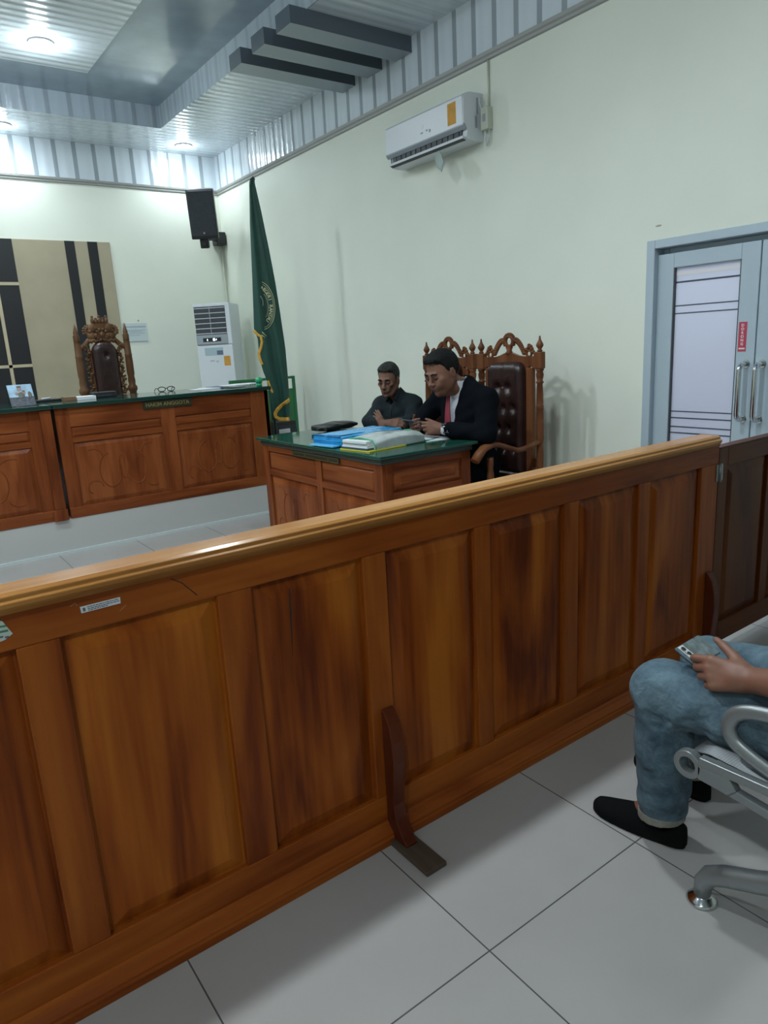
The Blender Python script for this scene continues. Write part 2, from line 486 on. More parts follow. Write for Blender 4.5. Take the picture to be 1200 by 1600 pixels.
def copy_tree(o, parent=None):
    c = o.copy(); COL.objects.link(c)
    if parent is not None: c.parent = parent
    for ch in [x for x in bpy.data.objects if x.parent == o]:
        copy_tree(ch, c)
    return c

def text_mesh(name, txt, size, mat, parent, mtx, extrude=0.0008, align='CENTER', world=True, bold=0.0):
    cu = bpy.data.curves.new(name, 'FONT')
    cu.body = txt; cu.size = size; cu.align_x = align; cu.align_y = 'CENTER'; cu.extrude = extrude
    cu.offset = bold
    cu.resolution_u = 3
    tmp = bpy.data.objects.new('tmp_text', cu)
    COL.objects.link(tmp)
    dg = bpy.context.evaluated_depsgraph_get()
    me = bpy.data.meshes.new_from_object(tmp.evaluated_get(dg))
    bpy.data.objects.remove(tmp); bpy.data.curves.remove(cu)
    mb = MB(mtx)
    mb._add([v.co for v in me.vertices], [list(p.vertices) for p in me.polygons])
    bpy.data.meshes.remove(me)
    if name is None: return mb
    return mb.build(name, mat, parent, world)

def frame_mtx(origin, xdir, ydir):
    x = Vector(xdir).normalized(); y = Vector(ydir).normalized(); z = x.cross(y)
    o = Vector(origin)
    return Matrix(((x.x, y.x, z.x, o.x), (x.y, y.y, z.y, o.y), (x.z, y.z, z.z, o.z), (0, 0, 0, 1)))

# ------------------------------------------------------------------ organic shapes: distance field + surface nets
class Field:
    def __init__(s, lo, hi, res):
        s.lo = np.array(lo, np.float64); s.res = res
        s.n = np.ceil((np.array(hi)-s.lo)/res).astype(int)+1
        s.d = np.full(tuple(s.n), 1.0, np.float32)
    def _reg(s, lo, hi):
        i0 = np.clip(np.floor((lo-s.lo)/s.res).astype(int), 0, s.n-1)
        i1 = np.clip(np.ceil((hi-s.lo)/s.res).astype(int)+1, 1, s.n)
        sl = tuple(slice(a, b) for a, b in zip(i0, i1))
        ax = [(np.arange(a, b)*s.res+l).astype(np.float32) for a, b, l in zip(i0, i1, s.lo)]
        return sl, ax[0][:, None, None], ax[1][None, :, None], ax[2][None, None, :]
    def _merge(s, sl, d, k, cut=False):
        a = s.d[sl]
        if cut:
            a2 = -a
            if k > 0:
                h = np.maximum(k-np.abs(a2-d), 0)/k
                s.d[sl] = -(np.minimum(a2, d)-h*h*k*0.25)
            else:
                s.d[sl] = np.maximum(a, -d)
            return
        if k > 0:
            h = np.maximum(k-np.abs(a-d), 0)/k
            s.d[sl] = np.minimum(a, d)-h*h*k*0.25
        else:
            s.d[sl] = np.minimum(a, d)
    def cap(s, p, q, r1, r2=None, k=0.01, cut=False, flat=None):
        p = np.array(p, float); q = np.array(q, float)
        r2 = r1 if r2 is None else r2
        m = max(r1, r2)+k+4*s.res
        sl, X, Y, Z = s._reg(np.minimum(p, q)-m, np.maximum(p, q)+m)
        v = q-p; L2 = max(float(v@v), 1e-9)
        t = np.clip(((X-p[0])*v[0]+(Y-p[1])*v[1]+(Z-p[2])*v[2])/L2, 0, 1)
        d = np.sqrt((X-p[0]-t*v[0])**2+(Y-p[1]-t*v[1])**2+(Z-p[2]-t*v[2])**2)-(r1+(r2-r1)*t)
        s._merge(sl, d, k, cut)
        return s
    def chain(s, pts, rs, k=0.01):
        for i in range(len(pts)-1):
            s.cap(pts[i], pts[i+1], rs[i], rs[i+1], k)
        return s
    def ell(s, c, r, k=0.01, rot=None, cut=False):
        c = np.array(c, float); r = np.array(r, float)
        m = max(r)+k+4*s.res
        sl, X, Y, Z = s._reg(c-m, c+m)
        x, y, z = X-c[0], Y-c[1], Z-c[2]
        if rot is not None:
            A = np.array(rot)   # rows: local axes
            x, y, z = (A[0][0]*x+A[0][1]*y+A[0][2]*z), (A[1][0]*x+A[1][1]*y+A[1][2]*z), (A[2][0]*x+A[2][1]*y+A[2][2]*z)
        k0 = np.sqrt((x/r[0])**2+(y/r[1])**2+(z/r[2])**2)
        k1 = np.sqrt((x/r[0]**2)**2+(y/r[1]**2)**2+(z/r[2]**2)**2)+1e-9
        s._merge(sl, (k0*(k0-1)/k1).astype(np.float32), k, cut)
        return s
    def func(s, lo, hi, fn, k=0.0, cut=False):
        sl, X, Y, Z = s._reg(np.array(lo, float), np.array(hi, float))
        s._merge(sl, (fn(X, Y, Z)+np.zeros_like(s.d[sl])).astype(np.float32), k, cut)
        return s
    def wrinkle(s, fn, amp):
        sl, X, Y, Z = s._reg(s.lo, s.lo+s.n*s.res)
        s.d += (amp*fn(X, Y, Z)).astype(np.float32)
        return s
    def mesh(s):
        d = s.d; n = s.n
        ins = d < 0
        cnt = np.zeros(tuple(n-1), np.int8)
        for a in (0, 1):
            for b in (0, 1):
                for c in (0, 1):
                    cnt += ins[a:n[0]-1+a, b:n[1]-1+b, c:n[2]-1+c]
        act = (cnt > 0) & (cnt < 8)
        I = np.argwhere(act)
        idx = np.full(act.shape, -1, np.int32)
        idx[act] = np.arange(len(I))
        acc = np.zeros((len(I), 3)); w = np.zeros(len(I))
        cs = [(a, b, c) for a in (0, 1) for b in (0, 1) for c in (0, 1)]
        val = {c: d[I[:, 0]+c[0], I[:, 1]+c[1], I[:, 2]+c[2]].astype(np.float64) for c in cs}
        for c in cs:
            for ax in range(3):
                if c[ax] == 0:
                    c2 = list(c); c2[ax] = 1; c2 = tuple(c2)
                    v0, v1 = val[c], val[c2]
                    mk = (v0 < 0) != (v1 < 0)
                    t = np.where(mk, v0/np.where(mk, v0-v1, 1), 0)
                    for j in range(3):
                        acc[:, j] += np.where(mk, c[j]+(t if j == ax else 0), 0)
                    w += mk
        V = (I+acc/np.maximum(w, 1)[:, None])*s.res+s.lo
        F = []
        for ax in range(3):
            o = [k for k in range(3) if k != ax]
            sl0 = [slice(None)]*3; sl1 = [slice(None)]*3
            sl0[ax] = slice(0, n[ax]-1); sl1[ax] = slice(1, n[ax])
            for k in o:
                sl0[k] = slice(1, n[k]-1); sl1[k] = slice(1, n[k]-1)
            a = ins[tuple(sl0)]; b = ins[tuple(sl1)]
            E = np.argwhere(a != b)
            flip = a[a != b]
            base = E.copy()
            for k in o: base[:, k] += 1
            def cell(du, dv):
                q = base.copy(); q[:, o[0]] -= du; q[:, o[1]] -= dv
                return idx[q[:, 0], q[:, 1], q[:, 2]]
            q = np.stack([cell(1, 1), cell(0, 1), cell(0, 0), cell(1, 0)], 1)
            if ax == 1: flip = ~flip
            q[~flip] = q[~flip][:, ::-1]
            F.append(q)
        return V, np.concatenate(F)
    def build(s, name, mat, parent=None, smooth=1, trim=None):
        V, F = s.mesh()
        # light Laplacian smoothing takes the grid out of the surface
        for _ in range(smooth):
            S = np.zeros_like(V); cn = np.zeros(len(V))
            for a in range(4):
                for b in (1, 3):
                    np.add.at(S, F[:, a], V[F[:, (a+b) % 4]]); np.add.at(cn, F[:, a], 1)
            V = 0.5*V+0.5*S/np.maximum(cn, 1)[:, None]
        me = bpy.data.meshes.new(name)
        me.vertices.add(len(V)); me.vertices.foreach_set('co', V.astype(np.float32).ravel())
        me.loops.add(F.size); me.loops.foreach_set('vertex_index', F.astype(np.int32).ravel())
        me.polygons.add(len(F)); me.polygons.foreach_set('loop_start', np.arange(0, F.size, 4, dtype=np.int32))
        me.polygons.foreach_set('use_smooth', np.ones(len(F), bool))
        me.update(calc_edges=True); me.validate()
        me.materials.append(mat)
        o = bpy.data.objects.new(name, me); COL.objects.link(o)
        if parent is not None: o.parent = parent
        return o

# ------------------------------------------------------------------ the room
XW, YB, ZC, ZU = 4.0, 8.78, 3.83, 4.04
XL, YF = -5.0, -4.5
struct(MB().box(XL-0.1, XW+3.0, YF-0.1, YB+0.1, -0.1, 0.0).build('floor', M['floor']))
DY0, DY1, DZ = 1.31, 2.667, 1.995
w = MB().box(XW, XW+0.16, DY1, YB+0.1, 0, 4.2).box(XW, XW+0.16, YF-0.1, DY0, 0, 4.2).box(XW, XW+0.16, DY0, DY1, DZ, 4.2)
struct(w.build('wall_right', M['wall']))
struct(MB().box(XL, XW, YB, YB+0.12, 0, 4.2).build('wall_back', M['wall']))
struct(MB().box(XL-0.12, XL, YF, YB, 0, 4.2).build('wall_left', M['wall']))
struct(MB().box(XL, XW, YF-0.12, YF, 0, 4.2).build('wall_front', M['wall']))
# corridor behind the glass door
struct(MB().box(XW+1.9, XW+2.0, 0.0, 4.2, 0, 3.0).box(XW+0.16, XW+2.0, 4.2, 4.3, 0, 3.0).box(XW+0.16, XW+2.0, -0.1, 0.0, 0, 3.0)
       .build('wall_corridor', plain('corridor_white_paint', (0.70, 0.74, 0.80), 0.6)))
struct(MB().box(XW+0.16, XW+2.0, -0.1, 4.3, 3.0, 3.05).build('ceiling_corridor', M['paper']))

CX0, CX1, CY0, CY1 = -2.9, 3.03, 2.3, 7.9
c = MB()
c.box(XL, XW, CY1, YB, ZC, ZC+0.03).box(XL, XW, YF, CY0, ZC, ZC+0.03).box(CX1, XW, CY0, CY1, ZC, ZC+0.03).box(XL, CX0, CY0, CY1, ZC, ZC+0.03)
struct(c.build('ceiling', M['pvc_ceil']))
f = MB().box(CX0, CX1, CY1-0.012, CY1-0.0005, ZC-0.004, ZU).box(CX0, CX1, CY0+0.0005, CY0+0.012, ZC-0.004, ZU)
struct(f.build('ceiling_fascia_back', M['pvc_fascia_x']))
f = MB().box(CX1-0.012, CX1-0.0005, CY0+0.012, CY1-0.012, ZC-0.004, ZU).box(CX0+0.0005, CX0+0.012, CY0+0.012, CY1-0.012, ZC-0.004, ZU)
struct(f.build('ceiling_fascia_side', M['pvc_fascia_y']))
IX0, IX1, IY0, IY1 = -2.1, 2.16, 2.9, 7.29
b = MB().box(CX0, CX1, IY1, CY1, ZU, ZU+0.02).box(CX0, CX1, CY0, IY0, ZU, ZU+0.02).box(IX1, CX1, IY0, IY1, ZU, ZU+0.02).box(CX0, IX0, IY0, IY1, ZU, ZU+0.02)
struct(b.build('ceiling_border', M['pvc_grey']))
struct(MB().box(IX0, IX1, IY0, IY1, ZU-0.006, ZU+0.02).build('ceiling_centre', M['pvc_ceil']))
# board cladding above the trim, trim strips
struct(MB().box(XL, XW, YB-0.02, YB, 3.44, ZC).build('wall_cladding_back', M['pvc_wall_x']))
struct(MB().box(XW-0.02, XW, YF, YB-0.02, 3.44, ZC).build('wall_cladding_right', M['pvc_wall_y']))
tb = [(0, 3.40), (-0.018, 3.405), (-0.022, 3.42), (-0.034, 3.43), (-0.04, 3.45), (0, 3.45)]
struct(MB().prism([(YB+a, z) for a, z in tb], 'x', XL, XW).build('trim_1', M['trim']))
struct(MB().prism([(XW+a, z) for a, z in tb], 'y', YF, YB).build('trim_2', M['trim']))
# slatted beams across the outer ceiling strip
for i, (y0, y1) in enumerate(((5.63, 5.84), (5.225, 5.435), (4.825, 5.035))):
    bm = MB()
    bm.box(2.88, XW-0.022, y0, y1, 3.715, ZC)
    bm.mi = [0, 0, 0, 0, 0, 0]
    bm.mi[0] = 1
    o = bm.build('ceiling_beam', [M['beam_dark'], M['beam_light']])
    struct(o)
# podium under the bench
struct(MB().box(XL, XW, 5.8, YB, 0, 0.272).build('floor_podium', M['podium']))
struct(MB().box(XL, XW, 5.782, 5.8, 0, 0.022).build('trim_3', M['paper_dim']))

# downlights: white rim + lit disc, each with its own light
def downlight(x, y, z, pw, label, col=(0.84, 0.955, 1.0), size=0.075):
    t = thing('downlight', label, 'ceiling light', (x, y, z), 0, 'round downlights')
    MB().lathe([(size, -0.004), (size+0.004, -0.012), (size+0.02, -0.012), (size+0.024, -0.002), (size+0.024, 0.004), (size, 0.004)], (x, y, z), 28).build('rim', M['lamp_rim'], t)
    MB().lathe([(0.001, -0.007), (size, -0.007), (size, 0.002), (0.001, 0.002)], (x, y, z), 28).build('lens', M['lamp'], t)
    l = bpy.data.lights.new('downlight_glow', 'SPOT')
    l.energy = pw*SPOT_K; l.color = col; l.shadow_soft_size = 0.10
    l.spot_size = R_(165); l.spot_blend = 0.8
    l2 = bpy.data.lights.new('downlight_spill', 'POINT')
    l2.energy = pw*POINT_K; l2.color = col; l2.shadow_soft_size = 0.06
    o2 = bpy.data.objects.new('downlight_spill', l2); COL.objects.link(o2)
    o2.location = (0, 0, -0.075); o2.parent = t
    o = bpy.data.objects.new('downlight_glow', l); COL.objects.link(o)
    o.location = (0, 0, -0.02); o.parent = t
PW, SPOT_K, POINT_K = 127, 0.77, 0.105
downlight(3.46, 8.39, ZC, PW*0.42, 'lit round downlight in the ceiling corner above the wall speaker')
downlight(1.575, 8.43, ZC, PW*0.4, 'lit round downlight in the ceiling strip at the left edge of the photo')
downlight(1.67, 6.79, ZU-0.006, PW*1.25, 'lit round downlight in the raised central ceiling field')
UNSEEN = 'lit round downlight out of the photo over the courtroom'
for x, y, z, k in ((-0.35, 8.43, ZC, 0.4), (-2.3, 8.43, ZC, 0.4), (-0.35, 6.79, ZU-0.006, 1.3), (-1.7, 4.1, ZU-0.006, 1.3), (0.5, 4.1, ZU-0.006, 2.0),
                   (1.67, 2.10, ZC, 1.6), (-0.35, 2.10, ZC, 1.6), (-1.3, -0.7, ZC, 1.4), (-3.2, -0.9, ZC, 1.0)):
    downlight(x, y, z, PW*k, UNSEEN)

# ------------------------------------------------------------------ glass door in the right wall
t = thing('door_1', None, None, (XW, DY1, 0)); struct(t)
fr = MB().box(XW-0.012, XW+0.13, DY1-0.055, DY1, 0, DZ).box(XW-0.012, XW+0.13, DY0, DY0+0.055, 0, DZ).box(XW-0.012, XW+0.13, DY0+0.0551, DY1-0.0551, DZ-0.05, DZ)
fr.box(XW+0.08, XW+0.115, DY1-0.095, DY1-0.0552, 0, DZ-0.0505).box(XW+0.08, XW+0.115, DY0+0.0552, DY1-0.096, DZ-0.12, DZ-0.0505)
struct(fr.build('door_frame', M['alu'], t, bevel=0.004))
def leaf(y0, y1, name, hy):
    """y0<y1"""
    g = MB(); x0, x1 = XW+0.03, XW+0.075
    st, top = 0.105, 0.085
    z0, z1 = 0.01, DZ-0.085
    g.box(x0, x1, y0, y0+st, z0, z1).box(x0, x1, y1-st, y1, z0, z1).box(x0, x1, y0+st, y1-st, z1-top, z1).box(x0, x1, y0+st, y1-st, z0, z0+0.14)
    lf = struct(g.build(name, M['alu'], t, bevel=0.004))
    gk = MB()
    for a, b in ((y0+st-0.001, y0+st+0.007), (y1-st-0.007, y1-st+0.001)):
        gk.box(x0+0.006, x1-0.006, a, b, z0+0.14, z1-top)
    struct(gk.build('door_gasket', M['alu_dark'], lf))
    xg = XW+0.052
    struct(MB().box(xg, xg+0.005, y0+st, y1-st, z0+0.14, z1-top).build('door_glass', M['frosted'], lf))
    ln = MB()
    for z, h in ((1.735, 0.010), (1.60, 0.007), (1.555, 0.007), (0.966, 0.007), (0.925, 0.008), (0.870, 0.008), (0.832, 0.008)):
        ln.box(xg-0.003, xg-0.001, y0+st+0.008, y1-st-0.008, z, z+h)
    struct(ln.build('door_glass_line', plain('dark_clear_line', (0.06, 0.07, 0.10), 0.3), lf))
    struct(MB().box(xg-0.003, xg-0.001, y0+st+0.008, y1-st-0.008, 1.778, 1.800).build('door_glass_line', M['white'], lf))  # white strip paints the bright line of tube light in the glass
    h = MB()
    pth = []
    za, zb, out = 0.945, 1.255, 0.075
    for k in range(9):
        a = PI/2*k/8
        pth.append((x0-out+0.03-0.03*math.sin(a)*1.0, hy, zb-0.03+0.03*math.cos(a)))
    pa = [(x0+0.01, hy, zb)] + [(x0-out+0.035*(1-math.sin(PI/2*k/6)), hy, zb-0.035*(1-math.cos(PI/2*k/6))) for k in range(7)]
    pb = [(q[0], hy, za+zb-q[2]) for q in pa[::-1]]
    h.tube(pa+pb, 0.0135, 12)
    h.lathe([(0.022, -0.004), (0.024, 0.003), (0.018, 0.006)], (x0-0.002, hy, zb), 14, 'x').lathe([(0.022, -0.004), (0.024, 0.003), (0.018, 0.006)], (x0-0.002, hy, za), 14, 'x')
    struct(h.build('door_handle', M['chrome'], lf))
    struct(MB().lathe([(0.018, -0.012), (0.018, 0.004)], (x0, hy+0.01, 0.755), 14, 'x').build('door_lock', M['alu_dark'], lf))
    return lf, x0
ym = 1.992
lf, x0 = leaf(ym+0.003, DY1-0.055, 'door_leaf', ym+0.045)
lf2, _ = leaf(DY0+0.055, ym-0.003, 'door_leaf', ym-0.045)
s = MB().box(x0-0.002, x0, ym+0.052, ym+0.098, 1.325, 1.487).build('door_sticker', M['red'], lf)
struct(s)
for i, ch in enumerate('DORONG'):
    z = 1.470-0.0205*i
    o = text_mesh('lettering', ch, 0.021, M['white'], s, frame_mtx((x0-0.0028, ym+0.0755, z-0.002), (0, -1, 0), (0, 0, 1)), 0.0005, bold=0.0006)
    struct(o)
struct(MB().box(x0-0.003, x0-0.002, ym+0.058, ym+0.092, 1.337, 1.345).build('lettering', M['white'], s))
# fluorescent tube in the corridor
tb = thing('tube_lamp', 'lit tube lamp on the corridor wall behind the frosted door', 'ceiling light', (XW+1.88, 2.4, 2.3))
MB().tube([(XW+1.86, 1.7, 2.3), (XW+1.86, 3.1, 2.3)], 0.02, 10).build('tube', M['tube'], tb)
MB().box(XW+1.87, XW+1.9, 1.65, 3.15, 2.27, 2.33).build('batten', M['white_plastic'], tb)
al = bpy.data.lights.new('corridor_fill', 'AREA'); al.shape = 'RECTANGLE'; al.size = 1.5; al.size_y = 1.2; al.energy = 40; al.color = (0.88, 0.92, 1.0)
ao = bpy.data.objects.new('corridor_fill', al); COL.objects.link(ao); ao.location = (XW+1.1, 2.3, 2.9)  # unseen area light, added under the ceiling to light the frosted glass from behind

# small plaster chips by the door frame
tag(MB().ball((XW, 2.60, 2.075), (0.003, 0.022, 0.006), 8).build('plaster_patch', M['rust']), 'small grey plaster scar on the wall above the door frame corner', 'plaster patch')

# ------------------------------------------------------------------ the barrier
YR = 1.53
X0R, X1R = -1.75, 2.853
bar = thing('barrier_rail', 'long varnished teak barrier of raised panels dividing the courtroom from the public', 'barrier', (0.5, YR+0.03, 0))
PAN = [(2.363, 2.724), (1.937, 2.290), (1.503, 1.862), (1.093, 1.437), (0.680, 1.014), (0.237, 0.590), (-0.190, 0.152)]
q = -0.190-0.085
while q-0.345 > X0R+0.05:
    PAN.append((q-0.345, q)); q -= 0.43
ZP0, ZP1 = 0.145, 0.906
xs = sorted(PAN)
edges = [X0R]+[v for p in xs for v in p]+[X1R]
for i in range(0, len(edges), 2):
    MB().box(edges[i], edges[i+1], YR, YR+0.055, ZP0, ZP1).build('stile', M['rail_fz'], bar, bevel=0.003)
MB().box(X0R, X1R, YR-0.0005, YR+0.055, ZP1, 0.992).build('top_rail', M['rail_fx'], bar, bevel=0.003)
MB().box(X0R, X1R, YR-0.0005, YR+0.055, 0.05, ZP0).build('bottom_rail', M['rail_fx'], bar, bevel=0.003)
for a, b in xs:
    MB().raised(a, b, ZP0, ZP1, YR, 0.016, 0.042, 0.013).build('panel', M['rail_z'], bar)
    MB().box(a, b, YR+0.03, YR+0.04, ZP0, ZP1).build('panel_back', M['rail_z'], bar)
cp = [(YR-0.022, 0.997), (YR-0.026, 1.003), (YR-0.026, 1.012), (YR-0.018, 1.016), (YR-0.018, 1.024), (YR-0.008, 1.030), (YR+0.065, 1.030), (YR+0.078, 1.022), (YR+0.078, 0.990), (YR+0.05, 0.985), (YR-0.01, 0.985)]
MB().prism(cp, 'x', X0R, X1R-0.03).build('cap_rail', M['cap_x'], bar, bevel=0.002)
bs = [(YR-0.034, 0), (YR-0.034, 0.022), (YR-0.03, 0.028), (YR-0.03, 0.034), (YR-0.012, 0.05), (YR-0.008, 0.058), (YR+0.0, 0.062), (YR+0.06, 0.062), (YR+0.06, 0)]
MB().prism(bs, 'x', X0R, X1R).build('base_moulding', M['rail_fx'], bar, bevel=0.0015)
def brace(x):
    w = 0.021
    o = [(0.0, 0.435), (-0.014, 0.428), (-0.034, 0.395), (-0.046, 0.34), (-0.05, 0.27), (-0.044, 0.19), (-0.038, 0.13), (-0.046, 0.085), (-0.070, 0.045), (-0.092, 0.024), (-0.092, 0.014), (0.0, 0.014)]
    b = MB().prism([(YR+a, z) for a, z in o], 'x', x-w, x+w).build('brace', M['brace'], bar, bevel=0.004, seg=3)
    MB().box(x-0.037, x+0.037, 1.325, 1.56, 0.0, 0.016).build('brace_foot', M['foot'], bar, bevel=0.003)
    return b
MARK = plain('dark_joint_line', (0.035, 0.009, 0.003), 0.6)
SCR = plain('pale_scratch', (0.42, 0.26, 0.14), 0.7)
def mark(name, pts, r, m):
    return MB().tube(pts, r, 6, flat=0.5, upv=(0, 0, 1)).build(name, m, bar)
mark('joint_line', [(0.4848, 1.5292, 0.9765), (0.5089, 1.5292, 0.9596), (0.5264, 1.5292, 0.9394), (0.5414, 1.5292, 0.9212)], 0.0011, MARK)
mark('crack', [(0.7857, 1.5322, 0.875), (0.7831, 1.5322, 0.8221), (0.7779, 1.5322, 0.6892)], [0.0016, 0.0032, 0.0008], MARK)
mark('scratch', [(0.2664, 1.5292, 0.9676), (0.2763, 1.5292, 0.9736), (0.2803, 1.5292, 0.9653)], 0.0008, SCR)
mark('scratch', [(0.3637, 1.5292, 0.9304), (0.3791, 1.5292, 0.9413)], 0.0007, SCR)
brace(1.066); brace(2.813); brace(-0.62)
# stickers on the top rail
def flat_piece(pts, th=0.0012):
    n = len(pts)
    return MB()._add(pts+[(p[0], p[1]+th, p[2]) for p in pts], [tuple(range(n)), tuple(range(2*n-1, n-1, -1))]+[(i, n+i, n+(i+1) % n, (i+1) % n) for i in range(n)])
ys = YR-0.0018
cs = [(0.2846, ys, 0.9621), (0.2857, ys, 0.9474), (0.3680, ys, 0.9482), (0.3688, ys, 0.9624)]
st = flat_piece(cs).build('inventory_sticker', M['paper'], bar)
st['label'] = 'white inventory sticker with small blue print'
K = MB(); O = Vector(cs[0]); U = Vector(cs[3])-O; W = Vector(cs[1])-O; yo = Vector((0, -0.0006, 0))
random.seed(3)
def bar_on(u0, u1, v0, v1):
    K._add([O+U*u0+W*v0+yo, O+U*u0+W*v1+yo, O+U*u1+W*v1+yo, O+U*u1+W*v0+yo], [(0, 1, 2, 3)])
for v in (0.18, 0.46, 0.70):
    u = 0.17
    while u < (0.94 if v < 0.6 else 0.6):
        L_ = random.uniform(0.03, 0.09); bar_on(u, min(u+L_, 0.96), v, v+0.13); u += L_+0.015
bar_on(0.05, 0.11, 0.25, 0.8)
K.build('print', M['ink'], st)
st = flat_piece([(0.1255, ys, 0.979), (0.1174, ys, 0.929), (0.1362, ys, 0.932), (0.1518, ys, 0.941), (0.1448, ys, 0.956), (0.1380, ys, 0.9715)]).build('torn_sticker', plain('white_green_sticker', (0.55, 0.62, 0.56), 0.6), bar)
st['label'] = 'torn white and green sticker'
yp = YR-0.0024
K = MB()
for x0_, x1_, z0_, z1_ in ((0.1232, 0.1448, 0.949, 0.9535), (0.125, 0.143, 0.960, 0.964)):
    K._add([(x0_, yp, z0_), (x1_, yp, z0_-0.001), (x1_, yp, z1_-0.001), (x0_, yp, z1_)], [(0, 1, 2, 3)])
K.build('print', plain('green_print', (0.06, 0.22, 0.12), 0.6), st)
K = MB()
for x0_, x1_, z0_, z1_ in ((0.1224, 0.134, 0.938, 0.942), (0.1367, 0.144, 0.935, 0.939)):
    K._add([(x0_, yp, z0_), (x1_, yp, z0_), (x1_, yp, z1_), (x0_, yp, z1_)], [(0, 1, 2, 3)])
K.build('print', M['ink'], st)
# swing gate
gx0, gx1 = 2.862, 3.80
gt = thing('barrier_gate', 'teak swing gate with painted-in shade at the end of the barrier before the glass door', 'gate', (gx0, YR+0.03, 0.06))
MB().box(gx0, gx0+0.075, YR+0.004, YR+0.05, 0.06, 0.965).build('stile', M['gate_z'], gt, bevel=0.003)
MB().box(gx1-0.075, gx1, YR+0.004, YR+0.05, 0.06, 0.965).build('stile', M['gate_z'], gt, bevel=0.003)
MB().box(gx0+0.075, gx1-0.075, YR+0.004, YR+0.05, 0.885, 0.965).build('rail', M['gate_x'], gt, bevel=0.003)
MB().box(gx0+0.075, gx1-0.075, YR+0.004, YR+0.05, 0.06, 0.16).build('rail', M['gate_x'], gt, bevel=0.003)
mid = (gx0+gx1)/2
MB().box(mid-0.035, mid+0.035, YR+0.004, YR+0.05, 0.16, 0.885).build('stile', M['gate_z'], gt, bevel=0.003)
MB().raised(gx0+0.075, mid-0.035, 0.16, 0.885, YR+0.004, 0.014, 0.04, 0.011).build('panel', M['gate_z'], gt)
MB().raised(mid+0.035, gx1-0.075, 0.16, 0.885, YR+0.004, 0.014, 0.04, 0.011).build('panel', M['gate_z'], gt)
MB().box(gx0, gx1, YR+0.002, YR+0.052, 0.965, 0.972).build('cap', M['gate_x'], gt, bevel=0.002)
for z in (0.865, 0.2):
    MB().tube([(gx0-0.004, YR-0.006, z-0.04), (gx0-0.004, YR-0.006, z+0.04)], 0.007, 10).box(gx0-0.028, gx0+0.022, YR-0.004, YR-0.0012, z-0.036, z+0.036).build('hinge', M['steel'], gt)
MB().tube([(gx0-0.012, YR+0.02, 0.968), (gx0-0.03, YR+0.0, 0.985), (gx0-0.024, YR-0.01, 0.99)], 0.004, 8).build('hook', M['alu_dark'], gt)
# ------------------------------------------------------------------ judges' benches on the podium
def arc_pts(cx, cz, rx, rz, a0, a1, n, y):
    return [(cx+rx*math.cos(R_(a0+(a1-a0)*k/(n-1))), y, cz+rz*math.sin(R_(a0+(a1-a0)*k/(n-1)))) for k in range(n)]
ZB = 0.272
def carve(mb, x0, x1, z0, z1, y):
    """shallow carved scrollwork on a panel field"""
    cx, cz = (x0+x1)/2, (z0+z1)/2
    w, h = (x1-x0), (z1-z0)
    for s in (-1, 1):
        mb.tube(arc_pts(cx+s*w*0.16, cz, w*0.13, h*0.30, 90, 90+s*-300, 22, y), 0.004, 6)
        mb.tube(arc_pts(cx+s*w*0.34, cz+h*0.27, w*0.10, h*0.13, 180 if s > 0 else 0, 60 if s > 0 else 120, 10, y), 0.0035, 6)
        mb.tube(arc_pts(cx+s*w*0.36, cz-h*0.27, w*0.09, h*0.12, 180 if s > 0 else 0, 300 if s > 0 else 240, 10, y), 0.0035, 6)
    mb.tube(arc_pts(cx, cz+h*0.05, w*0.05, h*0.22, -90, 270, 20, y), 0.004, 6)
def bench(x0, x1, label, panels, pil):
    t = thing('judges_bench', label, 'bench', ((x0+x1)/2, 6.1, ZB), 0, 'judges benches')
    y = 5.8
    xa = x0 if pil != 'l' else x0
    MB().box(x0+0.02, x1-0.02, y+0.02, y+0.68, ZB, 1.13).build('carcass', M['desk_x'], t)
    for i in range(len(panels)+1):
        a = x0 if i == 0 else panels[i-1][1]
        b = x1 if i == len(panels) else panels[i][0]
        MB().box(a, b, y, y+0.03, ZB+0.08, 1.13).build('stile', M['desk_z'], t, bevel=0.003)
    MB().box(x0, x1, y-0.006, y+0.03, ZB, ZB+0.085).build('plinth', M['desk_x'], t, bevel=0.004)
    for a, b in panels:
        MB().box(a, b, y+0.001, y+0.03, 0.985, 1.13).build('top_rail', M['desk_x'], t)
        MB().box(a, b, y+0.001, y+0.03, 0.862, 0.902).build('middle_rail', M['desk_x'], t)
        MB().raised(a, b, 0.902, 0.985, y, 0.012, 0.016, 0.006).build('frieze_panel', M['desk_x'], t)
        p = MB().raised(a, b, ZB+0.085, 0.862, y, 0.014, 0.035, 0.011)
        po = p.build('panel', M['desk_z'], t)
        cv = MB(); carve(cv, a+0.03, b-0.03, ZB+0.11, 0.84, y+0.002)
        cv.build('carving', M['desk_z'], po)
    return t, y
b1, y = bench(1.125, 2.93, 'right judges bench of carved teak with a nameplate and green glass top', [(1.225, 1.935), (2.055, 2.755)], None)
MB().box(1.11, 2.955, 5.765, 6.5, 1.132, 1.165).build('glass_top', M['bench_glass'], b1, bevel=0.006)
MB().box(2.895, 2.93, 5.80, 6.48, ZB, 1.13).build('end_panel', M['desk_y'], b1)
sg = MB().box(1.795, 2.205, 5.786, 5.799, 1.062, 1.128).build('nameplate', M['plate'], b1, bevel=0.002)
text_mesh('lettering', 'HAKIM ANGGOTA', 0.044, M['gold'], sg, frame_mtx((2.0, 5.7855, 1.094), (1, 0, 0), (0, 0, 1)), 0.001, bold=0.0008)
b2, y = bench(-0.95, 1.10, 'left judges bench of carved teak with a tall panel and pilaster', [(-0.85, -0.05), (0.07, 0.93)], 'r')
MB().box(-0.97, 1.104, 5.755, 6.5, 1.132, 1.165).build('glass_top', M['bench_glass'], b2, bevel=0.006)
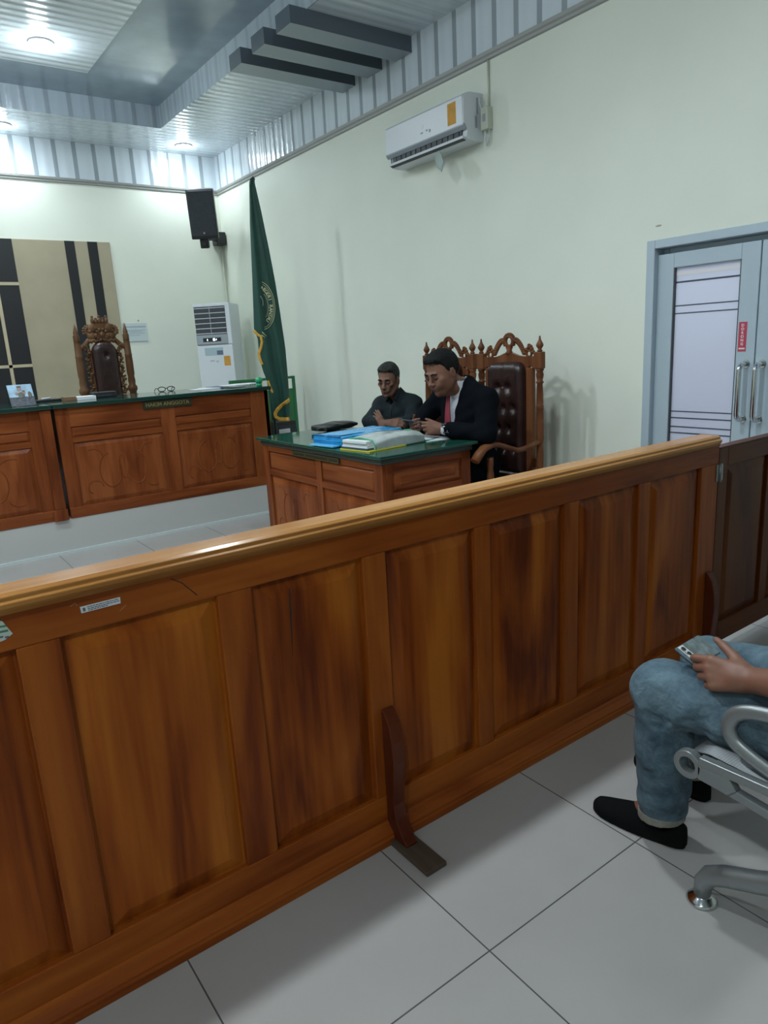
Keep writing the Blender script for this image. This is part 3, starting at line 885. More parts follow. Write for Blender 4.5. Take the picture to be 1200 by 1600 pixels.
MB().box(1.015, 1.095, 5.775, 5.80, ZB+0.09, 1.128).box(1.0, 1.103, 5.765, 5.80, ZB, ZB+0.09).build('pilaster', M['desk_z'], b2, bevel=0.004)

# things on the benches
cd = thing('photo_card', 'standing photo card of people under a blue sky on the left judges bench', 'photo card', (0.98, 6.05, 1.165))
xa, xb = 0.865, 1.035
za, zb, ya, yb2 = 1.168, 1.325, 5.93, 6.03
fm = frame_mtx((xa, ya, za), (1, 0, 0), (0, yb2-ya, zb-za))
H = math.hypot(yb2-ya, zb-za); W = xb-xa
MB(fm).box(0, W, 0, H, -0.003, 0).build('face', plain('photo_sky', (0.32, 0.46, 0.60), 0.35, noise=0.25, nscale=20), cd)
MB(fm).box(0, W, 0, H*0.42, 0, 0.0006).build('photo_ground', plain('photo_dark_crowd', (0.075, 0.08, 0.10), 0.35, noise=0.5, nscale=60), cd)
K = MB(fm)
K.ball((W*0.47, H*0.78, 0.0008), (0.017, 0.018, 0.0006), 12).ball((W*0.62, H*0.60, 0.0008), (0.013, 0.016, 0.0006), 12).ball((W*0.33, H*0.58, 0.0008), (0.012, 0.014, 0.0006), 12)
K.build('photo_face', plain('photo_skin', (0.30, 0.20, 0.16), 0.4), cd)
pol = plain('photo_olive', (0.10, 0.10, 0.085), 0.4)
for u_, v_, a_, b_ in ((0.47, 0.89, 0.018, 0.010), (0.62, 0.68, 0.013, 0.009), (0.5, 0.5, 0.024, 0.03), (0.85, 0.5, 0.014, 0.03)):
    MB(fm).ball((W*u_, H*v_, 0.001), (a_, b_, 0.0006), 12).build('photo_figure', pol, cd)
MB().prism([(ya, za-0.003), (ya+0.115, za-0.003), (yb2, zb-0.002)], 'x', xa-0.004, xa-0.001).prism([(ya, za-0.003), (ya+0.115, za-0.003), (yb2, zb-0.002)], 'x', xb+0.001, xb+0.004).build('stand', M['bench_glass'], cd)
def low(name, label, cat, loc): return thing(name, label, cat, loc)
t = low('pen_tray', 'small dark tray with a bright pen behind the photo card', 'tray', (1.18, 6.33, 1.165))
MB().box(1.10, 1.30, 6.31, 6.37, 1.165, 1.185).build('tray', M['black'], t, bevel=0.004)
MB().tube([(1.15, 6.33, 1.192), (1.22, 6.345, 1.192)], 0.006, 8).build('pen', M['white_plastic'], t)
t = low('note_block', 'brown and white note block on the right bench before the carved chair', 'note block', (1.42, 6.2, 1.165))
MB().box(1.285, 1.375, 6.14, 6.26, 1.165, 1.198).build('brown_box', plain('kraft_card', (0.20, 0.12, 0.065), 0.6), t, bevel=0.002)
MB().box(1.377, 1.525, 6.12, 6.26, 1.165, 1.192).build('paper_block', M['paper'], t, bevel=0.002)
t = low('black_box', 'low black box on the bench in front of the carved judge chair', 'box', (1.6, 6.3, 1.165))
MB().box(1.527, 1.72, 6.22, 6.34, 1.165, 1.212).build('body', M['black'], t, bevel=0.006)
MB().box(1.56, 1.68, 6.218, 6.221, 1.178, 1.19).build('front_panel', M['spk'], t)
t = low('spectacles', 'dark spectacles lying on the right bench beside the carved chair post', 'spectacles', (2.22, 6.38, 1.165))
g = MB()
for s in (0, 1):
    cx = 2.16+s*0.085
    g.tube([(cx+0.034*math.cos(2*PI*k/20), 6.36, 1.188+0.020*math.sin(2*PI*k/20)) for k in range(20)], 0.004, 6, closed=True)
g.build('lens_rim', M['black'], t)
MB().tube([(2.194, 6.36, 1.196), (2.211, 6.36, 1.196)], 0.003, 6).build('bridge', M['black'], t)
for x in (2.124, 2.281):
    MB().tube([(x, 6.36, 1.196), (x+0.004, 6.43, 1.196), (x+0.01, 6.49, 1.17)], 0.003, 6).build('temple', M['black'], t)
t = low('document_pile', 'loose white papers spread on the right end of the right bench', 'papers', (2.70, 6.3, 1.165))
random.seed(11)
for i in range(5):
    a = R_(random.uniform(-28, 28)); x = 2.50+0.10*i; yv = 6.20+0.03*(i % 3)
    mt = Matrix.Translation((x, yv, 1.1655+0.004*i)) @ Matrix.Rotation(a, 4, 'Z')
    MB(mt).box(-0.12, 0.12, -0.10, 0.10, 0, 0.003).build('sheet', M['paper'] if i != 2 else M['ink'], t)
t = low('green_cup', 'round bright green plastic flask at the right corner of the bench', 'flask', (2.895, 5.88, 1.165))
MB().lathe([(0.022, 0), (0.026, 0.004), (0.026, 0.022), (0.02, 0.026)], (2.895, 5.88, 1.165), 16).build('base', M['green_plastic'], t)
MB().ball((2.895, 5.88, 1.216), 0.034, 14).build('cap', M['green_plastic'], t)

# ------------------------------------------------------------------ advocates' desk
DX0, DX1, DYa, DYb = 2.32, 3.015, 3.235, 4.75
dk = thing('advocate_desk', 'teak desk with green glass top covered in folders before the seated men', 'desk', (2.67, 4.0, 0))
MB().box(DX0+0.02, DX0+0.04, DYa+0.02, DYb-0.02, 0.0, 0.80).build('front_board', M['desk_z'], dk)
for a_ in (DYa+0.02, DYb-0.04):
    MB().box(DX0+0.04, DX1-0.005, a_, a_+0.02, 0.0, 0.80).build('end_board', M['desk_z'], dk)
MB().box(DX0-0.012, DX1+0.012, DYa-0.012, DYb+0.012, 0.795, 0.832).build('top_moulding', M['green_cloth'], dk, bevel=0.008, seg=3)
MB().box(DX0-0.038, DX1+0.038, DYa-0.038, DYb+0.038, 0.832, 0.838).box(DX0-0.036, DX1+0.036, DYa-0.036, DYb+0.036, 0.838, 0.850).build('glass_top', M['glass_green'], dk, bevel=0.003)
XF = Matrix(((0, 1, 0, 0), (-1, 0, 0, 0), (0, 0, 1, 0), (0, 0, 0, 1)))   # local front -y  ->  world -x
def side(y0, y1, z0, z1, th, out=0.0):
    return MB(XF).box(-y1, -y0, DX0-out, DX0+th, z0, z1)
for a, b in ((DYa, DYa+0.085), (3.925, 3.99), (DYb-0.085, DYb)):
    side(a, b, 0.06, 0.795, 0.025).build('stile', M['desk_z'], dk, bevel=0.003)
for a, b in ((DYa+0.085, 3.925), (3.99, DYb-0.085)):
    side(a, b, 0.755, 0.795, 0.024, -0.001).build('top_rail', M['desk_y'], dk)
    side(a, b, 0.575, 0.615, 0.024, -0.001).build('middle_rail', M['desk_y'], dk)
    MB(XF).raised(-b, -a, 0.615, 0.755, DX0, 0.013, 0.02, 0.009).build('frieze_panel', M['desk_y'], dk)
    po = MB(XF).raised(-b, -a, 0.075, 0.575, DX0, 0.014, 0.05, 0.010).build('panel', M['desk_z'], dk)
    cv = MB(XF); carve(cv, -b+0.05, -a-0.05, 0.11, 0.55, DX0+0.003); cv.build('carving', M['desk_z'], po)
side(DYa, DYb, 0, 0.075, 0.03, 0.008).build('plinth', M['desk_y'], dk, bevel=0.003)
for a, b in ((DX0, DX0+0.075), (DX1-0.075, DX1)):
    MB().box(a+(0.026 if a == DX0 else 0), b, DYa, DYa+0.025, 0.06, 0.795).build('stile', M['desk_z'], dk, bevel=0.003)
a, b = DX0+0.075, DX1-0.075
MB().box(a, b, DYa+0.001, DYa+0.02, 0.755, 0.795).build('top_rail', M['desk_x'], dk)
MB().box(a, b, DYa+0.001, DYa+0.02, 0.575, 0.615).build('middle_rail', M['desk_x'], dk)
MB().raised(a, b, 0.615, 0.755, DYa, 0.013, 0.02, 0.009).build('frieze_panel', M['desk_x'], dk)
MB().raised(a+0.045, b-0.045, 0.65, 0.72, DYa-0.001, 0.006, 0.012, 0.005).build('frieze_panel', M['desk_x'], dk)
MB().raised(a, b, 0.075, 0.575, DYa, 0.014, 0.05, 0.010).build('panel', M['desk_z'], dk)
MB().box(DX0, DX1, DYa-0.008, DYa+0.03, 0, 0.075).build('plinth', M['desk_x'], dk, bevel=0.003)
sg = side(3.68, 4.28, 0.758, 0.792, 0, 0.012).build('nameplate', M['plate'], dk, bevel=0.002)
K = MB(XF)
for y0, y1 in ((3.69, 3.80), (3.81, 4.10), (4.11, 4.27)):
    for z0, z1 in ((0.761, 0.7625), (0.7875, 0.789)):
        K.box(-y1, -y0, DX0-0.0128, DX0-0.0118, z0, z1)
    for yy in (y0, y1-0.0015):
        K.box(-yy-0.0015, -yy, DX0-0.0128, DX0-0.0118, 0.761, 0.789)
K.build('gold_border', M['gold'], sg)

# ------------------------------------------------------------------ things on the desk
ZD = 0.850
# black pouch
t = thing('black_pouch', 'flat black leather pouch at the far end of the green desk top', 'pouch', (2.86, 4.58, ZD+0.012))
fl = Field((-0.22, -0.12, -0.005), (0.22, 0.12, 0.09), 0.005)
fl.func((-0.22, -0.12, -0.01), (0.22, 0.12, 0.09), lambda X, Y, Z: np.maximum(np.maximum(np.abs(X)-0.175, np.abs(Y)-0.085)+0.0*Z, np.abs(Z-0.022)-(0.021+0.014*np.exp(-((X+0.02)/0.09)**2-(Y/0.06)**2)+0.004*np.sin(X*45+Y*30)-0.08*np.maximum(np.abs(X)-0.12, 0)-0.12*np.maximum(np.abs(Y)-0.055, 0))))
o = fl.build('body', M['leather'], t, 3); o.data.materials[0] = plain('black_leather', (0.014, 0.014, 0.016), 0.42, bump=0.3, bscale=50)
t.rotation_euler = (0, 0, R_(12))
MB().tube([(-0.17, -0.083, 0.028), (0, -0.09, 0.034), (0.17, -0.083, 0.026)], 0.003, 6).build('zip', M['spk'], t, world=False)
MB().box(-0.215, -0.17, -0.05, -0.02, 0.012, 0.03).build('tab', M['black'], t, world=False, bevel=0.003)
# blue plastic folder case
t = thing('blue_folder_case', 'bright blue translucent plastic document case lying on the green desk', 'document case', (2.58, 3.90, ZD+0.003), R_(6))
fl = Field((-0.30, -0.19, -0.005), (0.36, 0.19, 0.10), 0.005)
fl.func((-0.3, -0.19, -0.01), (0.36, 0.19, 0.1), lambda X, Y, Z: np.maximum(np.maximum(np.abs(X-0.04)-0.27, np.abs(Y)-0.15), np.abs(Z-0.032)-(0.031+0.003*np.sin(X*30)*np.sin(Y*37+1)))-0.0)
fl.build('case', M['blue_plastic'], t, 4)
MB().tube([(-0.232, -0.145, 0.064), (-0.232, 0.0, 0.068), (-0.232, 0.145, 0.064)], 0.005, 8).tube([(-0.24, -0.15, 0.034), (-0.245, 0, 0.036), (-0.24, 0.15, 0.034)], 0.004, 8).build('edge_piping', plain('deep_blue_piping', (0.01, 0.19, 0.48), 0.3), t, world=False)
MB().box(-0.20, 0.02, -0.10, 0.04, 0.0665, 0.0685).build('flap', plain('pale_blue_flap', (0.03, 0.36, 0.72), 0.25), t, world=False, bevel=0.001)
MB().box(-0.285, -0.22, -0.13, 0.12, 0.001, 0.012).build('loose_edge', plain('pale_blue_flap_edge', (0.10, 0.42, 0.70), 0.3), t, world=False, bevel=0.003)
# clear sleeve of papers, green trim
t = thing('clear_document_sleeve', 'clear plastic sleeve with green trim bulging with white papers on the desk corner', 'document sleeve', (2.52, 3.56, ZD), R_(7))
lay = [('navy_card', 0.0, 0.012, M['navy_card']), ('yellow_card', 0.0125, 0.017, M['yellow'])]
MB().box(-0.19, 0.12, -0.145, 0.13, 0.001, 0.008).build('yellow_card', M['yellow'], t, world=False)
MB().box(-0.185, 0.25, -0.12, 0.125, 0.0085, 0.019).build('navy_card', M['navy_card'], t, world=False)
for i in range(5):
    MB().box(-0.18+0.004*(i % 3), 0.255-0.006*(i % 2), -0.115+0.003*i, 0.12-0.004*(i % 2), 0.0195+0.0085*i, 0.0270+0.0085*i).build('paper_stack', M['paper'] if i % 2 == 0 else M['paper_dim'], t, world=False, bevel=0.001)
fl = Field((-0.17, -0.16, -0.005), (0.34, 0.17, 0.11), 0.005)
def slv(X, Y, Z):
    top = 0.070+0.016*np.sin(np.clip((X+0.12)/0.42, 0, 1)*PI)+0.002*np.sin(Y*40+X*14)
    edge = 0.55*np.maximum(np.abs(Y)-0.06, 0)**1.3
    body = np.maximum(np.maximum(np.abs(X-0.085)-0.215, np.abs(Y)-0.138), np.maximum(Z-top+edge, 0.0-Z))
    return body
fl.func((-0.17, -0.16, -0.01), (0.34, 0.17, 0.11), slv)
o = fl.build('clear_sleeve', M['clear'], t, 4)
MB().tube([(-0.128, -0.138, 0.004), (-0.13, -0.136, 0.03), (-0.13, -0.11, 0.062), (-0.13, 0, 0.073), (-0.13, 0.11, 0.062), (-0.13, 0.137, 0.02)], 0.0045, 8).build('green_trim', M['green_plastic'], t, world=False)
MB().tube([(0.30, 0.13, 0.01), (0.295, 0.10, 0.06), (0.295, 0, 0.074), (0.295, -0.10, 0.06), (0.30, -0.137, 0.01), (0.36, -0.14, 0.006), (0.47, -0.10, 0.006)], 0.0045, 8).build('green_trim', M['green_plastic'], t, world=False)
MB().box(0.31, 0.45, -0.13, -0.075, 0.001, 0.004).build('sleeve_flap', plain('clear_flap', (0.16, 0.32, 0.27), 0.2, coat=0.5), t, world=False)
t = thing('loose_papers', 'white papers on the desk under the hands of the man in the suit', 'papers', (2.93, 3.60, ZD), R_(-8))
MB().box(-0.07, 0.105, -0.17, 0.10, 0.0005, 0.004).build('sheet', M['paper'], t, world=False)
MB(Matrix.Rotation(R_(9), 4, 'Z')).box(-0.06, 0.10, -0.15, 0.12, 0.0042, 0.0065).build('sheet', M['paper'], t, world=False)

# ------------------------------------------------------------------ carved armchairs by the right wall
def rear_post():
    return [(0.018, 0.0), (0.022, 0.02), (0.022, 0.50), (0.026, 0.52), (0.020, 0.54), (0.024, 0.60), (0.024, 0.70), (0.021, 0.76), (0.027, 0.80), (0.0255, 0.92), (0.0235, 0.995), (0.0275, 1.0), (0.0235, 1.008), (0.0275, 1.016), (0.0235, 1.022),
            (0.022, 1.10), (0.019, 1.165), (0.026, 1.172), (0.026, 1.178), (0.019, 1.185), (0.024, 1.21), (0.026, 1.225), (0.02, 1.245), (0.027, 1.252), (0.027, 1.262)]
def finial(z):
    return [(0.014, z), (0.020, z+0.006), (0.012, z+0.014), (0.013, z+0.02), (0.023, z+0.034), (0.025, z+0.044), (0.018, z+0.060), (0.009, z+0.076), (0.006, z+0.092), (0.006, z+0.098), (0.001, z+0.103)]
def carved_chair(label, loc, rz, w):
    t = thing('carved_armchair', label, 'chair', loc, rz, 'carved armchairs along the right wall')
    h = w/2
    B = lambda mb, n, m=M['chair'], p=None, **k: mb.build(n, m, p or t, world=False, **k)
    yb = 0.25
    for s in (-1, 1):
        B(MB().lathe(rear_post(), (s*h, yb, 0), 16), 'rear_post')
        x0, x1 = (s*h-0.038, s*h+0.03) if s > 0 else (s*h-0.03, s*h+0.038)
        B(MB().box(x0, x1, yb-0.022, yb+0.022, 1.262, 1.372), 'post_block', bevel=0.006)
        B(MB().lathe(finial(1.372), (s*h, yb, 0), 14), 'finial')
    # crest plate: waved lower edge, holes left and right of the pad
    top = []; n = 40
    hi = h-0.028
    def ztop(x):
        u = abs(x)/hi
        return 1.345+0.030*math.exp(-(u/0.30)**2) - 0.0*u
    def zbot(x):
        u = abs(x)/hi
        return 1.262+0.018*max(0, 1-((u-0.82)/0.12)**2) if u > 0.7 else 1.262
    xs_ = [-hi+2*hi*k/n for k in range(n+1)]
    pl = MB()
    for k in range(n):
        a, b = xs_[k], xs_[k+1]
        pl.prism([(a, zbot(a)), (b, zbot(b)), (b, ztop(b)), (a, ztop(a))], 'y', yb-0.014, yb+0.014)
    cr = B(pl, 'crest_plate')
    for s in (-1, 1):
        hp = MB()
        cx = s*h*0.66
        hp.torus((cx, yb, 1.362), 0.021, 0.0085, 'xz', 20, 8)
        for dx, dz, r in ((-0.022, 0.026, 0.012), (0.0, 0.042, 0.013), (0.022, 0.03, 0.012), (0.034, 0.010, 0.012), (-0.034, 0.004, 0.012), (0.0, 0.056, 0.008), (0.014, 0.046, 0.010)):
            hp.ball((cx+s*dx, yb, 1.362+dz), (r*1.22, 0.015, r*1.22), 8)
        B(hp, 'carved_rosette')
    # centre ring with beaded edge and garland arms
    ring = MB().torus((0, yb, 1.448), 0.034, 0.013, 'xz', 24, 8)
    for k in range(15):
        a = R_(-30+240*k/14)
        ring.ball((0.048*math.cos(a), yb, 1.448+0.048*math.sin(a)), (0.0105, 0.014, 0.0105), 8)
    ring.box(-0.022, 0.022, yb-0.012, yb+0.012, 1.40, 1.424)
    ring.lathe([(0.02, 1.36), (0.026, 1.372), (0.018, 1.385), (0.024, 1.405)], (0, yb, 0), 12)
    B(ring, 'carved_crown')
    for s in (-1, 1):
        gl = MB()
        for k in range(11):
            u = k/10
            x = s*(0.052+0.082*u); z = 1.452-0.085*u**1.25+0.012*math.sin(u*PI)
            r = 0.0195-0.004*u
            gl.ball((x, yb, z), (r, 0.014, r), 8)
            gl.ball((x+s*0.009, yb-0.004, z+0.011), (0.010, 0.012, 0.010), 6)
        B(gl, 'carved_garland')
    # back frame and tufted pad
    pw = 0.166
    B(MB().box(-pw-0.055, -pw+0.01, yb-0.016, yb+0.016, 0.50, 1.27), 'back_frame', bevel=0.003)
    B(MB().box(pw-0.01, pw+0.055, yb-0.016, yb+0.016, 0.50, 1.27), 'back_frame', bevel=0.003)
    B(MB().box(-h, h, yb-0.014, yb+0.014, 0.60, 0.66), 'back_rail', bevel=0.003)
    f = Field((-0.20, yb-0.09, 0.52), (0.20, yb+0.03, 1.34), 0.006)
    def pad(X, Y, Z):
        x = X; z = Z
        cz = np.clip(z, 0.56, 1.305-0.07)
        # rounded-top outline
        ex = np.abs(x)-pw
        ez = np.maximum(0.545-z, z-1.312)
        r = 0.07
        qx = np.maximum(np.abs(x)-(pw-r), 0); qz = np.maximum(z-(1.312-r), 0)
        out = np.where((qx > 0) & (qz > 0), np.sqrt(qx*qx+qz*qz)-r, np.maximum(ex, ez))
        dome = 0.052*np.clip(1-np.clip(1+out/0.05, 0, 1)**2, 0, 1)**0.5
        tuft = 0
        for r_i, zz in enumerate((0.72, 0.86, 1.0, 1.14)):
            for xx in ((-0.09, 0.0, 0.09) if r_i % 2 == 0 else (-0.045, 0.045)):
                tuft = tuft+0.026*np.exp(-(((x-xx)/0.026)**2+((z-zz)/0.03)**2))
        tuft = tuft+0.008*np.exp(-(x/0.007)**2)*(z > 1.14)
        th = 0.012+dome-tuft*(dome > 0.02)
        return np.maximum(out*0.7, np.maximum((yb-0.012-Y)-th, Y-(yb+0.0)))
    f.func((-0.20, yb-0.09, 0.52), (0.20, yb+0.03, 1.34), pad)
    po = f.build('back_pad', M['leather'], t, 3)
    for r_i, zz in enumerate((0.72, 0.86, 1.0, 1.14)):
        for xx in ((-0.09, 0.0, 0.09) if r_i % 2 == 0 else (-0.045, 0.045)):
            B(MB().ball((xx, yb-0.042, zz), 0.009, 8), 'button', M['leather'], po)
    # seat, apron, front posts, arms
    B(MB().box(-h+0.01, h-0.01, -0.27, yb, 0.40, 0.46), 'seat_frame', bevel=0.004)
    f = Field((-h-0.02, -0.32, 0.44), (h+0.02, yb+0.03, 0.57), 0.008)
    f.func((-h-0.02, -0.32, 0.44), (h+0.02, yb+0.03, 0.57), lambda X, Y, Z: np.sqrt(np.maximum(np.abs(X)-(h-0.06), 0)**2+np.maximum(np.abs(Y+0.03)-0.21, 0)**2+np.maximum(np.abs(Z-0.49)-0.012, 0)**2)-0.042)
    f.build('seat', M['leather'], t, 2)
    for s in (-1, 1):
        B(MB().lathe([(0.018, 0), (0.024, 0.03), (0.02, 0.1), (0.028, 0.2), (0.022, 0.38), (0.028, 0.41), (0.022, 0.46), (0.018, 0.52), (0.024, 0.56), (0.024, 0.62), (0.018, 0.66), (0.022, 0.69), (0.022, 0.735)], (s*(h-0.005), -0.215, 0), 14), 'front_post')
        path = []; rs = []
        for k in range(17):
            u = k/16
            y = yb-0.005-0.60*u
            z = 0.782-0.045*math.sin(min(1, u/0.72)*PI)*0.75+0.035*math.sin(max(0, (u-0.35)/0.65)*PI)-0.055*max(0, (u-0.85)/0.15)**1.5
            path.append((s*(h+0.0), y, z)); rs.append(0.017+0.012*max(0, (u-0.6)/0.4)*(1 if u < 0.97 else 0.75))
        B(MB().tube(path, rs, 12, flat=1.35), 'arm')
    B(MB().box(-h+0.02, h-0.02, -0.235, -0.205, 0.12, 0.15), 'stretcher', bevel=0.003)
    return t
c1 = carved_chair('carved armchair with tufted brown leather back nearest the glass door', (3.35, 3.447, 0), R_(-90), 0.545)
c2 = carved_chair('carved armchair whose crest rises behind the head of the man in the suit', (3.36, 4.082, 0), R_(-90), 0.52)
# low stool under the older man (kept behind the desk)
t = thing('stool', 'plain wooden stool under the older man behind the desk', 'stool', (3.42, 4.53, 0))
MB().box(3.24, 3.62, 4.38, 4.68, 0.39, 0.42).build('seat', M['chair'], t, bevel=0.006)
for x in (3.27, 3.59):
    for yv in (4.41, 4.65):
        MB().box(x-0.018, x+0.018, yv-0.018, yv+0.018, 0, 0.39).build('leg', M['chair'], t, bevel=0.003)

# ------------------------------------------------------------------ judge's carved high-back chair
JX, JY = 1.93, 7.1
t = thing('judge_chair', 'tall carved throne chair with crown crest and dark padded back behind the right bench', 'chair', (JX, JY, ZB))
B = lambda mb, n, m=M['judge'], p=None, **k: mb.build(n, m, p or t, world=False, **k)
hw = 0.232; yb = 0.12
for s in (-1, 1):
    B(MB().lathe([(0.03, 0), (0.03, 0.45), (0.036, 0.5), (0.03, 0.55), (0.034, 0.60), (0.03, 0.78), (0.034, 0.88), (0.046, 0.90), (0.046, 0.93), (0.032, 0.95), (0.036, 0.99), (0.030, 1.03), (0.036, 1.06), (0.036, 1.18), (0.033, 1.23), (0.037, 1.24), (0.033, 1.25), (0.030, 1.36), (0.028, 1.385),
                  (0.034, 1.39), (0.026, 1.40), (0.034, 1.41), (0.026, 1.42), (0.033, 1.43), (0.022, 1.445), (0.024, 1.46), (0.015, 1.50), (0.004, 1.545)], (s*hw, yb, 0), 14), 'post')
    pts = []
    for k in range(9):
        u = k/8
        pts.append((s*(0.115+(hw-0.115)*u), yb, 1.40-0.085*math.sin(u*PI/2)+0.0*u))
    B(MB().tube(pts, [0.024]*9, 10, flat=0.7), 'shoulder_rail')
    # carved foliage strip along the pad
    fo = MB()
    for k in range(22):
        z = 0.88+0.02*k*1.08
        fo.ball((s*(0.150+0.012*math.sin(k*1.3)), yb-0.005*math.cos(k*2.1), z), (0.020+0.006*math.sin(k*2.3), 0.018, 0.017), 8)
        if k % 2: fo.ball((s*(0.166+0.008*math.sin(k)), yb-0.01, z+0.01), (0.012, 0.014, 0.010), 6)
    B(fo, 'carved_foliage')
# crest of scrolls with a crown
cr = MB()
for s in (-1, 1):
    cr.torus((s*0.105, yb, 1.475), 0.040, 0.017, 'xz', 20, 8)
    cr.ball((s*0.105, yb-0.01, 1.475), 0.020, 8)
    cr.ball((s*0.075, yb-0.006, 1.50), (0.05, 0.026, 0.05), 12)
    cr.ball((s*0.085, yb-0.006, 1.43), (0.05, 0.024, 0.045), 12)
    for k in range(9):
        a = R_(-20+25*k)
        cr.ball((s*(0.105+0.055*math.cos(a)), yb, 1.475+0.055*math.sin(a)), (0.013, 0.018, 0.013), 7)
    for k in range(8):
        cr.ball((s*(0.03+0.012*k), yb-0.012, 1.385+0.006*math.sin(k*1.8)), (0.016, 0.02, 0.020), 8)
    cr.ball((s*0.055, yb-0.015, 1.43), (0.024, 0.022, 0.03), 8)
cr.ball((0, yb, 1.44), (0.075, 0.028, 0.075), 14)
for k in range(10):
    a = 2*PI*k/10
    cr.ball((0.05*math.cos(a), yb-0.02, 1.44+0.05*math.sin(a)), 0.016, 7)
cr.ball((0, yb-0.03, 1.44), (0.02, 0.012, 0.026), 8)
B(cr, 'carved_crest')
kr = MB().box(-0.06, 0.06, yb-0.022, yb+0.022, 1.495, 1.545)
for k in range(5):
    x = -0.056+0.028*k
    kr.tube([(x, yb, 1.535), (x*1.2, yb, 1.575), (x*1.15, yb, 1.605 if k % 2 == 0 else 1.585)], [0.019, 0.017, 0.011], 8)
    kr.ball((x*1.15, yb, 1.608 if k % 2 == 0 else 1.588), 0.014, 8)
B(kr, 'carved_crown')
f = Field((-0.15, yb-0.10, 0.55), (0.15, yb+0.02, 1.42), 0.008)
def jp(X, Y, Z):
    r = 0.10
    qx = np.maximum(np.abs(X)-(0.118-r), 0); qz = np.maximum(Z-(1.375-r), 0)
    out = np.where((qx > 0) & (qz > 0), np.sqrt(qx*qx+qz*qz)-r, np.maximum(np.abs(X)-0.118, np.maximum(0.6-Z, Z-1.375)))
    dome = 0.05*np.clip(1-np.clip(1+out/0.06, 0, 1)**2, 0, 1)**0.5
    tf = 0.022*np.exp(-((X/0.022)**2+((Z-1.24)/0.026)**2))
    return np.maximum(out*0.7, np.maximum((yb-0.01-Y)-dome-0.01+tf, Y-yb))
f.func((-0.15, yb-0.10, 0.55), (0.15, yb+0.02, 1.42), jp)
f.build('back_pad', M['leather'], t, 2)
B(MB().box(-0.135, 0.135, yb-0.004, yb+0.02, 0.5, 1.30), 'back_board')
f = Field((-0.30, -0.42, 0.36), (0.30, 0.16, 0.54), 0.01)
f.func((-0.3, -0.42, 0.36), (0.3, 0.16, 0.54), lambda X, Y, Z: np.sqrt(np.maximum(np.abs(X)-0.19, 0)**2+np.maximum(np.abs(Y+0.13)-0.19, 0)**2+np.maximum(np.abs(Z-0.45)-0.01, 0)**2)-0.045)
f.build('seat', M['leather'], t, 1)
for s in (-1, 1):
    B(MB().lathe([(0.03, 0), (0.024, 0.1), (0.03, 0.3), (0.026, 0.42)], (s*0.22, -0.33, 0), 12), 'leg')
    B(MB().tube([(s*hw, yb, 0.66), (s*hw, -0.1, 0.64), (s*hw, -0.33, 0.66), (s*hw, -0.38, 0.62)], [0.022, 0.024, 0.03, 0.02], 10), 'arm')
    B(MB().lathe([(0.018, 0.42), (0.024, 0.52), (0.018, 0.65)], (s*hw, -0.31, 0), 10), 'arm_post')
# ------------------------------------------------------------------ back wall: painted panel, notice
bp = thing('wall_panel', 'large beige decorative panel with black stripes and squares on the back wall', 'wall panel', (1.0, YB, 0.9))
MB().box(-1.2, 2.583, YB-0.022, YB, 0.30, 2.795).build('board', M['beige'], bp, bevel=0.003)
for a, b in ((2.086, 2.192), (2.332, 2.440)):
    MB().box(a, b, YB-0.026, YB-0.020, 0.30, 2.794).build('black_stripe', M['stripe_black'], bp)
MB().box(0.2, 1.553, YB-0.026, YB-0.020, 0.30, 2.794).build('black_field', M['stripe_black'], bp)
for z in (2.332, 1.460):
    MB().box(0.2, 1.553, YB-0.030, YB-0.024, z-0.016, z+0.016).build('beige_line', M['beige_line'], bp)
MB().box(1.318, 1.352, YB-0.030, YB-0.024, 0.30, 2.316).build('beige_line', M['beige_line'], bp)
nt_ = thing('wall_notice', 'pale printed notice sheet on the back wall to the right of the carved judge chair', 'notice', (2.745, YB, 1.77))
MB().box(2.60, 2.893, YB-0.006, YB, 1.665, 1.885).build('sheet', M['paper_dim'], nt_)
K = MB()
for z, h, a, b in ((1.835, 0.016, 2.615, 2.88), (1.80, 0.007, 2.63, 2.87), (1.785, 0.006, 2.63, 2.83), (1.765, 0.006, 2.63, 2.86), (1.74, 0.006, 2.65, 2.80), (1.668, 0.010, 2.61, 2.885)):
    K.box(a, b, YB-0.0075, YB-0.005, z, z+h)
K.build('print', plain('grey_blue_print', (0.34, 0.42, 0.47), 0.7), nt_)
MB().lathe([(0.009, -0.012), (0.011, -0.004), (0.009, 0)], (2.80, YB, 1.915), 12, 'y').build('pin', M['chrome'], nt_)

# ------------------------------------------------------------------ speaker in the corner
sp = thing('wall_speaker', 'black loudspeaker tilted down on a bracket in the ceiling corner', 'speaker', (3.60, 8.36, 3.08))
mt = Matrix.Translation((3.585, 8.33, 3.09)) @ Matrix.Rotation(R_(-30), 4, 'Z') @ Matrix.Rotation(R_(14), 4, 'X')
sb = MB(mt)
sb.prism([(-0.155, -0.13), (0.155, -0.13), (0.155, -0.02), (0.10, 0.13), (-0.10, 0.13), (-0.155, -0.02)], 'z', -0.27, 0.27)
sb.build('cabinet', M['black'], sp, bevel=0.012, seg=3)
MB(mt).box(-0.143, 0.143, -0.142, -0.128, -0.235, 0.255).build('grille', M['spk'], sp, bevel=0.01, seg=3)
MB(mt).lathe([(0.012, -0.004), (0.012, 0.0)], (0.0, -0.143, -0.2), 12, 'y').build('badge', M['chrome'], sp)
br = MB(mt).box(-0.07, 0.03, -0.10, 0.0, -0.375, -0.27).box(-0.045, 0.005, -0.115, -0.095, -0.36, -0.31)
br.build('bracket_cup', M['black'], sp, bevel=0.008)
